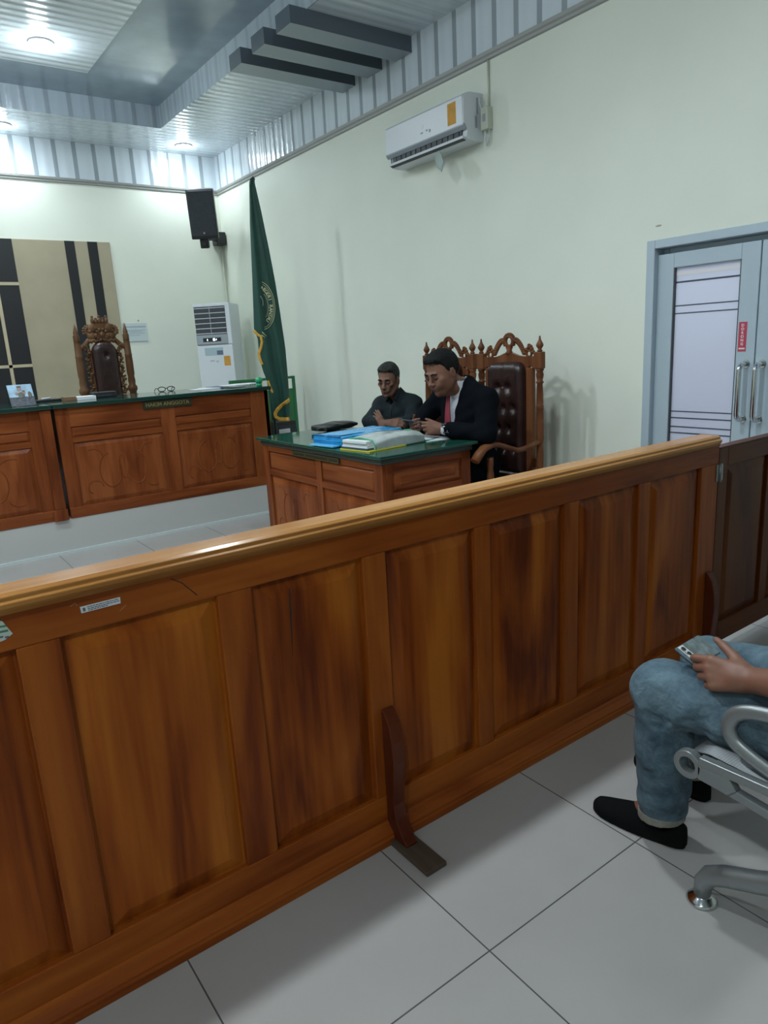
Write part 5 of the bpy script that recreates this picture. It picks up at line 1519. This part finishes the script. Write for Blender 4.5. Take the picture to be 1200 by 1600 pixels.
dd = unit(EL-WL); wc = WL+dd*0.022
f = Field(wc-0.06, wc+0.06, 0.003)
f.cap(wc-dd*0.009, wc+dd*0.009, 0.035, 0.035, 0.0); f.cap(wc-dd*0.05, wc+dd*0.05, 0.0305, 0.0315, 0.0, True)
wt = f.build('watch_strap', M['black'], pm, 1)
fx_ = unit(np.cross(dd, (0, 0, 1)))
fp_ = wc+unit(V3(-0.2, 0.35, 0.5)*0+(-dd*0.0)+V3(0.35, 0.62, 0.62)*0+fx_*(0.75 if fx_[1] > -2 else 1)*0+V3(0.55, 0.25, 0.75))*0.0365
nn_ = Vector(tuple(fp_-wc)).normalized()
q = nn_.to_track_quat('Z', 'Y').to_matrix().to_4x4(); q.translation = Vector(tuple(fp_))
wf = MB(q).lathe([(0.019, -0.005), (0.021, -0.002), (0.021, 0.003), (0.017, 0.006)], (0, 0, 0), 20).build('watch_case', M['chrome'], pm, world=False)
MB(q).lathe([(0.0165, 0.005), (0.0165, 0.0068)], (0, 0, 0), 20).build('watch_dial', M['black'], wf, world=False)
tr = Field((-0.22, -0.30, 0.03), (0.62, 0.30, 0.72), 0.006)
for y in (-1, 1):
    tr.chain([V3(0.0, y*0.09, 0.60), V3(0.44, y*0.13, 0.565), V3(0.42, y*0.13, 0.09)], [0.105, 0.085, 0.06], 0.03)
tr.ell((-0.02, 0, 0.60), (0.16, 0.19, 0.11), 0.04)
tr.build('trousers', M['suit'], pm, 2)
for y in (-1, 1):
    s_ = Field((0.28, y*0.13-0.08, -0.005), (0.66, y*0.13+0.08, 0.14), 0.006)
    s_.ell((0.50, y*0.13, 0.035), (0.14, 0.048, 0.045), 0.02); s_.ell((0.40, y*0.13, 0.05), (0.06, 0.042, 0.06), 0.02)
    s_.func((0.2, -0.4, -0.1), (0.8, 0.4, 0.02), lambda X, Y, Z: Z-0.0, 0, True)
    s_.build('shoe', M['shoe'], pm, 1)
# his phone
ph = thing('phone', 'phone with dark red back held in both hands by the man in the suit', 'phone', (0, 0, 0))
pc = Vector((2.890, 3.660, 0.968))
ax = Vector((-0.80, 0.50, 0.20)).normalized(); ay = Vector((0.45, 0.86, -0.05)); ay = (ay-ax*ay.dot(ax)).normalized()
mt = frame_mtx(pc, ax, ay)
ph.location = pc
MB(mt).box(-0.075, 0.075, -0.036, 0.036, -0.004, 0.004).build('case', M['phone_dark'], ph, bevel=0.003, seg=3)
MB(mt).box(-0.072, 0.072, -0.033, 0.033, 0.0042, 0.0046).build('screen', M['black'], ph)
MB(mt).box(-0.073, 0.01, -0.034, 0.034, -0.0052, -0.004).build('back_panel', M['phone_red'], ph, bevel=0.0008)

# ---------------------------------------------------------------- older man
po_ = thing('person', 'thin older grey-haired man in a dark shirt with folded arms at the desk', 'person', (3.43, 4.50, 0), R_(201))
hd2 = Head((0.135, 0.0, 1.205), yaw=8, pitch=13, roll=-2, k=1.03, wide=0.96)
SL, SR = V3(0.02, 0.150, 1.005), V3(0.035, -0.140, 1.0)
EL, ER = V3(0.17, 0.205, 0.885), V3(0.20, -0.165, 0.885)
WL, WR = V3(0.395, 0.090, 0.876), V3(0.375, 0.11, 0.893)
NB = V3(0.045, 0.0, 1.08)
f = Field((-0.22, -0.38, 0.0), (0.64, 0.40, 1.40), 0.004)
hd2.add(f, full=0.0, gaunt=1.0)
f.chain([hd2.p(-0.02, 0, -0.06), NB], [0.054, 0.054], 0.02)
f.ell((0.0, 0, 0.90), (0.08, 0.11, 0.15), 0.04); f.ell((-0.02, 0, 0.62), (0.10, 0.11, 0.17), 0.04)
f.cap(SL, SR, 0.036, 0.036, 0.03)
for S_, E_, W_ in ((SL, EL, WL), (SR, ER, WR)):
    f.chain([S_, E_], [0.042, 0.036], 0.02); f.chain([E_, W_], [0.036, 0.026], 0.015)
for y in (-1, 1):
    f.chain([V3(-0.03, y*0.08, 0.50), V3(0.36, y*0.11, 0.48), V3(0.36, y*0.11, 0.08)], [0.06, 0.045, 0.035], 0.02)
hand(f, WL, (0.10, -0.34, 0.90), (-0.50, -0.80, 0.1), 1, curls=((10, 20, 14), (12, 22, 14), (16, 25, 14), (22, 28, 16)), spread=0.04, thumb=(0.95, 0.30, 0.35), tcurl=6, k=0.74)
hand(f, WR, (-0.35, 0.95, -0.05), (-0.7, -0.1, -0.6), -1, curls=((25, 35, 20),)*4, thumb=(0.7, 0.5, 0.2), k=0.96)
f.build('body', M['skin_old'], po_, 1)
hd2.hair(po_, M['hair_grey'], 0.005, 0.001, hl=0.084, back=-0.06, side=-0.004, quiff=0.0005)
hd2.face_bits(po_, M['skin_old'], M['brow'])
def torso2(f, g):
    f.ell((-0.03, 0, 0.60), (0.135+g, 0.145+g, 0.16+g), 0.05)
    f.ell((0.0, 0, 0.78), (0.12+g, 0.142+g, 0.17+g), 0.06)
    f.ell((0.01, 0, 0.935), (0.115+g, 0.145+g, 0.14+g), 0.06)
    f.cap(SL, SR, 0.054+g, 0.054+g, 0.05)
    f.cap(NB+V3(-0.02, 0.02, -0.02), SL, 0.05+g, 0.058+g, 0.05); f.cap(NB+V3(-0.02, -0.02, -0.02), SR, 0.05+g, 0.058+g, 0.05)
f = Field((-0.22, -0.40, 0.46), (0.52, 0.40, 1.17), 0.0045)
torso2(f, 0.004)
f.cap(NB+V3(-0.01, 0, -0.02), NB+V3(0.012, 0, 0.030), 0.068, 0.064, 0.02)
f.cap(NB+V3(0.0, 0, 0.02), NB+V3(0.03, 0, 0.10), 0.054, 0.056, 0.0, True)
f.func((0.03, -0.06, 0.98), (0.3, 0.06, 1.17), lambda X, Y, Z: np.maximum(np.abs(Y)-0.042*np.clip((Z-1.005)/0.09, 0, 1), 0.03-X), 0.004, True)
f.chain([SL, EL], [0.058, 0.053], 0.03); f.chain([EL, WL+unit(EL-WL)*0.04], [0.052, 0.041], 0.02)
f.chain([SR, ER], [0.058, 0.053], 0.03); f.chain([ER, WR+unit(ER-WR)*0.04], [0.052, 0.041], 0.02)
f.wrinkle(lambda X, Y, Z: np.sin(X*55+Z*60+Y*20)*np.sin(Y*50-Z*34+X*25), 0.0032)
f.build('shirt', M['dark_shirt'], po_, 1)
cl = MB()
for s_ in (-1, 1):
    cl.tube([(0.045, s_*0.060, 1.115), (0.085, s_*0.046, 1.095), (0.112, s_*0.038, 1.055), (0.116, s_*0.055, 1.035)], [0.012, 0.018, 0.018, 0.006], 8, flat=0.3, upv=(0.3, 1, 0.3))
cl.build('collar', M['dark_shirt'], po_, world=False)
MB().tube([(0.118, 0.0, 1.0), (0.134, 0.0, 0.94), (0.14, 0.0, 0.88), (0.138, 0, 0.80)], 0.008, 8, flat=0.4, upv=(0, 1, 0)).build('button_placket', M['dark_shirt'], po_, world=False)
tr = Field((-0.22, -0.26, 0.03), (0.56, 0.26, 0.64), 0.006)
for y in (-1, 1):
    tr.chain([V3(-0.03, y*0.08, 0.50), V3(0.36, y*0.11, 0.49), V3(0.36, y*0.11, 0.09)], [0.085, 0.07, 0.055], 0.03)
tr.ell((-0.05, 0, 0.51), (0.13, 0.16, 0.09), 0.04)
tr.build('trousers', M['dark_cloth'], po_, 2)
for y in (-1, 1):
    s_ = Field((0.22, y*0.11-0.08, -0.005), (0.60, y*0.11+0.08, 0.14), 0.006)
    s_.ell((0.43, y*0.11, 0.035), (0.13, 0.045, 0.042), 0.02); s_.ell((0.34, y*0.11, 0.05), (0.055, 0.04, 0.055), 0.02)
    s_.func((0.1, -0.4, -0.1), (0.8, 0.4, 0.02), lambda X, Y, Z: Z-0.0, 0, True)
    s_.build('shoe', M['shoe'], po_, 1)
# ---------------------------------------------------------------- man in jeans on the public seats
pj = thing('person', 'man in washed jeans and black slip-ons sitting on the steel bench', 'person', (1.80, 0.47, 0), R_(90))
# local: x towards the barrier, y to his left (towards the camera side)
HL, HR = V3(0.02, 0.10, 0.505), V3(0.02, -0.10, 0.505)
KL, KR = V3(0.528, 0.172, 0.503), V3(0.545, -0.110, 0.478)
AL, AR = V3(0.535, 0.137, 0.095), V3(0.60, -0.125, 0.095)
SL, SR = V3(-0.10, 0.20, 0.99), V3(-0.10, -0.20, 0.99)
EL, ER = V3(0.06, 0.265, 0.70), V3(-0.06, -0.30, 0.72)
WL, WR = V3(0.268, 0.212, 0.640), V3(0.17, -0.20, 0.635)
NB = V3(-0.07, 0, 1.07)
hd3 = Head((0.02, 0.0, 1.20), yaw=0, pitch=26, k=1.0)
f = Field((-0.30, -0.40, 0.0), (0.80, 0.40, 1.38), 0.0035)
hd3.add(f, full=0.3)
f.chain([hd3.p(-0.02, 0, -0.06), NB], [0.056, 0.058], 0.02)
f.ell((-0.09, 0, 0.86), (0.09, 0.14, 0.18), 0.04); f.ell((-0.04, 0, 0.62), (0.10, 0.13, 0.15), 0.04)
f.cap(SL, SR, 0.045, 0.045, 0.03)
f.chain([SL, EL], [0.046, 0.040], 0.02); f.chain([EL, V3(0.14, 0.247, 0.680), WL], [0.044, 0.043, 0.029], 0.015)
f.chain([SR, ER], [0.046, 0.040], 0.02); f.chain([ER, WR], [0.042, 0.028], 0.015)
for H_, K_, A_ in ((HL, KL, AL), (HR, KR, AR)):
    f.chain([H_, K_], [0.07, 0.052], 0.02); f.chain([K_, A_], [0.05, 0.036], 0.02); f.cap(A_, A_+V3(0.1, 0, -0.06), 0.035, 0.025, 0.02)
hand(f, WL, (0.93, 0.26, -0.06), (0.25, -0.85, -0.45), 1, curls=((28, 38, 22), (44, 52, 32), (52, 56, 35), (58, 60, 35)), thumb=(0.62, 0.62, 0.42), tcurl=12, k=1.08)
hand(f, WR, (0.75, 0.35, -0.12), (0.0, 0.1, -1), -1, curls=((15, 25, 15),)*4, k=1.0)
f.build('body', M['skin_arm'], pj, 1)
hd3.hair(pj, M['hair'], 0.009, 0.006)
hd3.face_bits(pj, M['skin_arm'], M['brow'])
# jeans
f = Field((-0.26, -0.32, 0.05), (0.74, 0.34, 0.72), 0.004)
f.ell((-0.04, 0, 0.535), (0.165, 0.20, 0.135), 0.05)
def jl(H_, K_, A_, s_):
    f.chain([H_, H_*0.45+K_*0.55+V3(0, 0, 0.006), K_], [0.108, 0.095, 0.078], 0.035)
    f.chain([K_+V3(0.0, 0, 0), K_*0.5+A_*0.5+V3(-0.014, 0.006, 0.02), A_+V3(-0.004, 0, 0.028)], [0.077, 0.078, 0.069], 0.018)
jl(HL, KL, AL, 1); jl(HR, KR, AR, -1)
for A_ in (AL, AR):
    f.cap(A_+V3(0, 0, -0.09), A_+V3(0, 0, 0.02), 0.056, 0.058, 0.006, True)
    f.func(A_+V3(-0.15, -0.15, -0.12), A_+V3(0.15, 0.15, 0.012), lambda X, Y, Z, a=A_: Z-a[2]-0.003+0.12*(X-a[0]), 0, True)
# creases behind the knee and across the thigh
def crease(X, Y, Z):
    a = np.sin((X*0.9+Z*0.55)*70+3*np.sin(Y*18))*np.exp(-((X-0.42)/0.14)**2-((Z-0.42)/0.10)**2)
    b = np.sin(X*46+Z*60+Y*26+2*np.sin(Z*21))*0.45*np.clip((Z-0.30)/0.1, 0, 1)
    c = np.sin(Z*64+Y*22+X*18)*0.5*np.exp(-((Z-0.16)/0.07)**2)
    return a+b+c
f.wrinkle(crease, 0.0060)
FOLDS = (((0.452, 0.446), (0.590, 0.478), 0.007), ((0.455, 0.432), (0.585, 0.415), 0.008), ((0.462, 0.405), (0.565, 0.345), 0.008), ((0.470, 0.385), (0.535, 0.300), 0.006),
         ((0.445, 0.455), (0.290, 0.552), 0.008), ((0.430, 0.440), (0.240, 0.500), 0.008), ((0.47, 0.29), (0.585, 0.255), 0.008),
         ((0.475, 0.200), (0.590, 0.170), 0.008), ((0.47, 0.160), (0.58, 0.140), 0.007))
def folds(X, Y, Z):
    t = 0.0
    for (x0, z0), (x1, z1), w in FOLDS:
        L2 = (x1-x0)**2+(z1-z0)**2
        u = np.clip(((X-x0)*(x1-x0)+(Z-z0)*(z1-z0))/L2, 0, 1)
        d2 = (X-x0-u*(x1-x0)+0.012*np.sin(u*4+Y*20))**2+(Z-z0-u*(z1-z0))**2
        t = t+np.exp(-d2/(w*w))*(1-u)**0.6-0.55*np.exp(-d2/(9*w*w))*(1-u)**0.6
    return t+0*Y
f.wrinkle(folds, 0.0065)
f.build('jeans', M['denim'], pj, 1)
for A_ in (AL, AR):
    g = Field(A_+V3(-0.10, -0.10, -0.03), A_+V3(0.10, 0.10, 0.06), 0.0035)
    g.cap(A_+V3(-0.002, 0, -0.03), A_+V3(-0.004, 0, 0.05), 0.066, 0.066, 0.0)
    g.cap(A_+V3(0, 0, -0.10), A_+V3(0, 0, 0.12), 0.0595, 0.0595, 0.0, True)
    for sgn, off in ((1, -0.017), (-1, 0.010)):
        g.func(A_-0.12, A_+0.12, lambda X, Y, Z, a=A_, s=sgn, o=off: s*(Z-a[2]-o+0.12*(X-a[0])), 0, True)
    g.build('jeans_hem', M['denim_hem'], pj, 1)
# shirt
f = Field((-0.34, -0.36, 0.48), (0.22, 0.36, 1.16), 0.006)
f.ell((-0.05, 0, 0.60), (0.165, 0.20, 0.11), 0.05); f.ell((-0.08, 0, 0.74), (0.14, 0.18, 0.17), 0.06); f.ell((-0.10, 0, 0.92), (0.13, 0.185, 0.16), 0.06)
f.cap(SL, SR, 0.066, 0.066, 0.05); f.cap(NB+V3(-0.01, 0, -0.03), NB+V3(0, 0, 0.02), 0.07, 0.066, 0.04)
f.cap(NB+V3(0, 0, 0.02), NB+V3(0.01, 0, 0.1), 0.056, 0.058, 0, True)
f.chain([SL, SL*0.45+EL*0.55], [0.07, 0.064], 0.03); f.chain([SR, SR*0.45+ER*0.55], [0.07, 0.064], 0.03)
f.wrinkle(lambda X, Y, Z: np.sin(X*40+Z*45)*np.sin(Y*38-Z*20), 0.003)
f.build('shirt', M['dark_cloth'], pj, 2)
# slip-on shoes, placed along the foot
def slip_on(heel, toe):
    heel = V3(*heel); toe = V3(*toe)
    L_ = np.linalg.norm(toe-heel); a = (toe-heel)/L_
    lo = np.minimum(heel, toe)+V3(-0.08, -0.08, -0.01); hi = np.maximum(heel, toe)+V3(0.08, 0.08, 0.13)
    s_ = Field(lo, hi, 0.0035)
    def fn(X, Y, Z):
        u = ((X-heel[0])*a[0]+(Y-heel[1])*a[1])/L_
        v = (-(X-heel[0])*a[1]+(Y-heel[1])*a[0])
        w_ = 0.030+0.014*np.sin(np.clip((u-0.1)/0.95, 0, 1)*PI)*1.0
        w_ = w_*np.sqrt(np.clip(1-np.clip((u-0.80)/0.21, 0, 1)**2, 0, 1))*np.sqrt(np.clip(1-np.clip((0.14-u)/0.15, 0, 1)**2, 0, 1))
        h = np.interp(u, [0, 0.08, 0.3, 0.42, 0.6, 0.82, 0.95, 1.0], [0.070, 0.080, 0.078, 0.088, 0.072, 0.054, 0.046, 0.030])
        e = np.sqrt((v/np.maximum(w_, 1e-3))**2+(np.maximum(Z-0.018, 0)/np.maximum(h-0.018, 1e-3))**2)
        d = (e-1)*np.minimum(np.maximum(w_, 0.004), 0.035)
        d = np.maximum(d, np.maximum(u-0.998, 0.003-u)*L_)
        return np.maximum(d, -Z+0.0005)
    s_.func(lo, hi, fn)
    s_.cap(heel*0.76+toe*0.24+V3(0, 0, 0.07), heel*0.72+toe*0.28+V3(0, 0, 0.14), 0.036, 0.04, 0.006, True)
    o = s_.build('shoe', M['shoe'], pj, 2)
slip_on((0.462, 0.118, 0), (0.746, 0.168, 0))
slip_on((0.53, -0.125, 0), (0.81, -0.145, 0))
# his phone
ph = thing('phone', 'phone in a clear glittery case in the hand of the man in jeans', 'phone', (1.63, 0.90, 0.63))
pc = Vector((1.668, 0.925, 0.625))
ax = Vector((-0.97, -0.10, 0.05)).normalized(); nrm = Vector((-0.10, -0.42, 0.80)); nrm = (nrm-ax*nrm.dot(ax)).normalized(); ay = nrm.cross(ax)
ph.location = pc
mt = frame_mtx(pc, ax, ay)
MB(mt).box(-0.075, 0.062, -0.037, 0.037, -0.005, 0.005).build('case', M['phone_case'], ph, bevel=0.005, seg=4)
cs = MB(mt).box(0.018, 0.052, -0.031, 0.031, 0.005, 0.007)
cs = MB(mt).box(0.030, 0.056, -0.033, 0.030, 0.0045, 0.0066).build('camera_strip', M['phone_strip'], ph, bevel=0.001)
K = MB(mt)
for y in (-0.022, -0.004, 0.014):
    K.lathe([(0.0068, 0.0064), (0.0068, 0.0078)], (0.043, y, 0), 14)
K.box(0.051, 0.0535, -0.026, -0.004, 0.0064, 0.0072)
K.build('camera_lens', M['black'], cs)
MB(mt).box(-0.072, 0.059, -0.034, 0.034, -0.0062, -0.005).build('screen', M['black'], ph)

# ---------------------------------------------------------------- row of steel seats
gs = thing('steel_bench', 'row of silver perforated steel seats under the man in jeans', 'bench', (2.3, 0.5, 0))
ZS = 0.418
NSEAT, SW, SX0 = 3, 0.545, 1.512
def bracket(x):
    # side casting: ring at the front, tapering plate with cut-outs running back
    ring_c = (0.842, 0.397)
    pl = MB()
    n = 28
    o = [(ring_c[0]+0.037*math.cos(2*PI*k/n), ring_c[1]+0.037*math.sin(2*PI*k/n)) for k in range(n)]
    i_ = [(ring_c[0]+0.021*math.cos(2*PI*k/n), ring_c[1]+0.021*math.sin(2*PI*k/n)) for k in range(n)]
    pl.ringplate(o, i_, 'x', x-0.012, x+0.012)
    def bar(pts, a, b):
        pl.prism(pts, 'x', a, b)
    bar([(0.812, 0.432), (0.40, 0.440), (0.40, 0.418), (0.815, 0.408)], x-0.012, x+0.012)
    bar([(0.815, 0.408), (0.735, 0.412), (0.715, 0.386), (0.735, 0.366), (0.812, 0.372)], x-0.012, x+0.012)
    bar([(0.735, 0.366), (0.715, 0.386), (0.40, 0.345), (0.40, 0.322)], x-0.012, x+0.012)
    bar([(0.625, 0.420), (0.600, 0.420), (0.600, 0.365), (0.630, 0.368)], x-0.012, x+0.012)
    bar([(0.44, 0.430), (0.36, 0.440), (0.36, 0.31), (0.44, 0.33)], x-0.012, x+0.012)
    pl.build('side_bracket', M['steel'], gs, bevel=0.0025)
def armrest(x):
    p = [(0.36, 0.44), (0.44, 0.62), (0.56, 0.612), (0.66, 0.597), (0.715, 0.585), (0.748, 0.563), (0.760, 0.532), (0.752, 0.503), (0.725, 0.482), (0.66, 0.457), (0.56, 0.430), (0.47, 0.41), (0.40, 0.40)]
    q = []
    P = [Vector((y, z, 0)) for y, z in p]
    for a in range(len(P)-1):
        p0, p1, p2, p3 = P[max(a-1, 0)], P[a], P[a+1], P[min(a+2, len(P)-1)]
        for k in range(5):
            t_ = k/5
            v = 0.5*((2*p1)+(p2-p0)*t_+(2*p0-5*p1+4*p2-p3)*t_*t_+(3*p1-p0-3*p2+p3)*t_**3)
            q.append((x, v.x, v.y))
    q.append((x, p[-1][0], p[-1][1]))
    MB().tube(q, 0.0125, 12, flat=1.5, upv=None).build('armrest', M['steel'], gs)
for i in range(NSEAT+1):
    bracket(SX0+SW*i)
    armrest(SX0+0.022+SW*i if i == 0 else SX0+SW*i)
def perforated():
    m, nt, b = newmat('perforated_silver_steel')
    N = nt.nodes.new; L = nt.links.new
    tc = N('ShaderNodeTexCoord'); v = N('ShaderNodeTexVoronoi'); v.inputs['Scale'].default_value = 150; v.inputs['Randomness'].default_value = 0.0
    L(tc.outputs['Object'], v.inputs['Vector'])
    g = N('ShaderNodeMath'); g.operation = 'GREATER_THAN'; g.inputs[1].default_value = 0.30; L(v.outputs['Distance'], g.inputs[0])
    mix = N('ShaderNodeMix'); mix.data_type = 'RGBA'; L(g.outputs[0], mix.inputs['Factor'])
    mix.inputs['A'].default_value = C4((0.05, 0.05, 0.05)); mix.inputs['B'].default_value = C4((0.12, 0.13, 0.135))
    L(mix.outputs['Result'], b.inputs['Base Color'])
    b.inputs['Metallic'].default_value = 0.6; b.inputs['Roughness'].default_value = 0.42
    return m
M['perf'] = perforated()
for i in range(NSEAT):
    xa, xb = SX0+SW*i+0.016, SX0+SW*(i+1)-0.016
    prof = [(0.838, 0.372), (0.852, 0.385), (0.855, 0.402), (0.842, 0.424), (0.80, 0.432), (0.66, 0.424), (0.50, 0.418), (0.42, 0.424), (0.375, 0.455), (0.34, 0.55), (0.30, 0.70), (0.275, 0.82), (0.262, 0.86)]
    mb = MB(); vs = []; fs = []
    for y, z in prof: vs += [(xa, y, z), (xb, y, z)]
    for k in range(len(prof)-1): fs.append((2*k, 2*k+1, 2*k+3, 2*k+2))
    o = mb._add(vs, fs, True).build('seat', M['perf'], gs)
    s_ = o.modifiers.new('thick', 'SOLIDIFY'); s_.thickness = 0.004; s_.offset = -1
MB().box(SX0-0.02, SX0+SW*NSEAT+0.02, 0.43, 0.50, 0.27, 0.335).build('beam', M['steel'], gs, bevel=0.006)
for x in (SX0+0.022, SX0+SW*NSEAT-0.02):
    lg = MB()
    lg.tube([(x, 0.800, 0.022), (x, 0.797, 0.060), (x, 0.782, 0.088), (x, 0.745, 0.112), (x, 0.66, 0.15), (x, 0.56, 0.205), (x, 0.48, 0.275)], [0.021, 0.024, 0.026, 0.027, 0.028, 0.03, 0.034], 14, flat=1.0)
    l1 = lg.build('leg', M['steel'], gs)
    MB().lathe([(0.037, 0), (0.039, 0.004), (0.034, 0.010), (0.022, 0.018), (0.014, 0.026), (0.013, 0.034)], (x, 0.800, 0), 20).build('foot_glide', M['chrome'], l1)
    l2 = MB().tube([(x, 0.47, 0.275), (x, 0.36, 0.16), (x, 0.22, 0.10), (x, 0.12, 0.07), (x, 0.09, 0.022)], [0.034, 0.03, 0.028, 0.026, 0.022], 14).build('leg', M['steel'], gs)
    MB().lathe([(0.037, 0), (0.039, 0.004), (0.034, 0.010), (0.022, 0.018), (0.014, 0.026), (0.013, 0.034)], (x, 0.09, 0), 20).build('foot_glide', M['chrome'], l2)
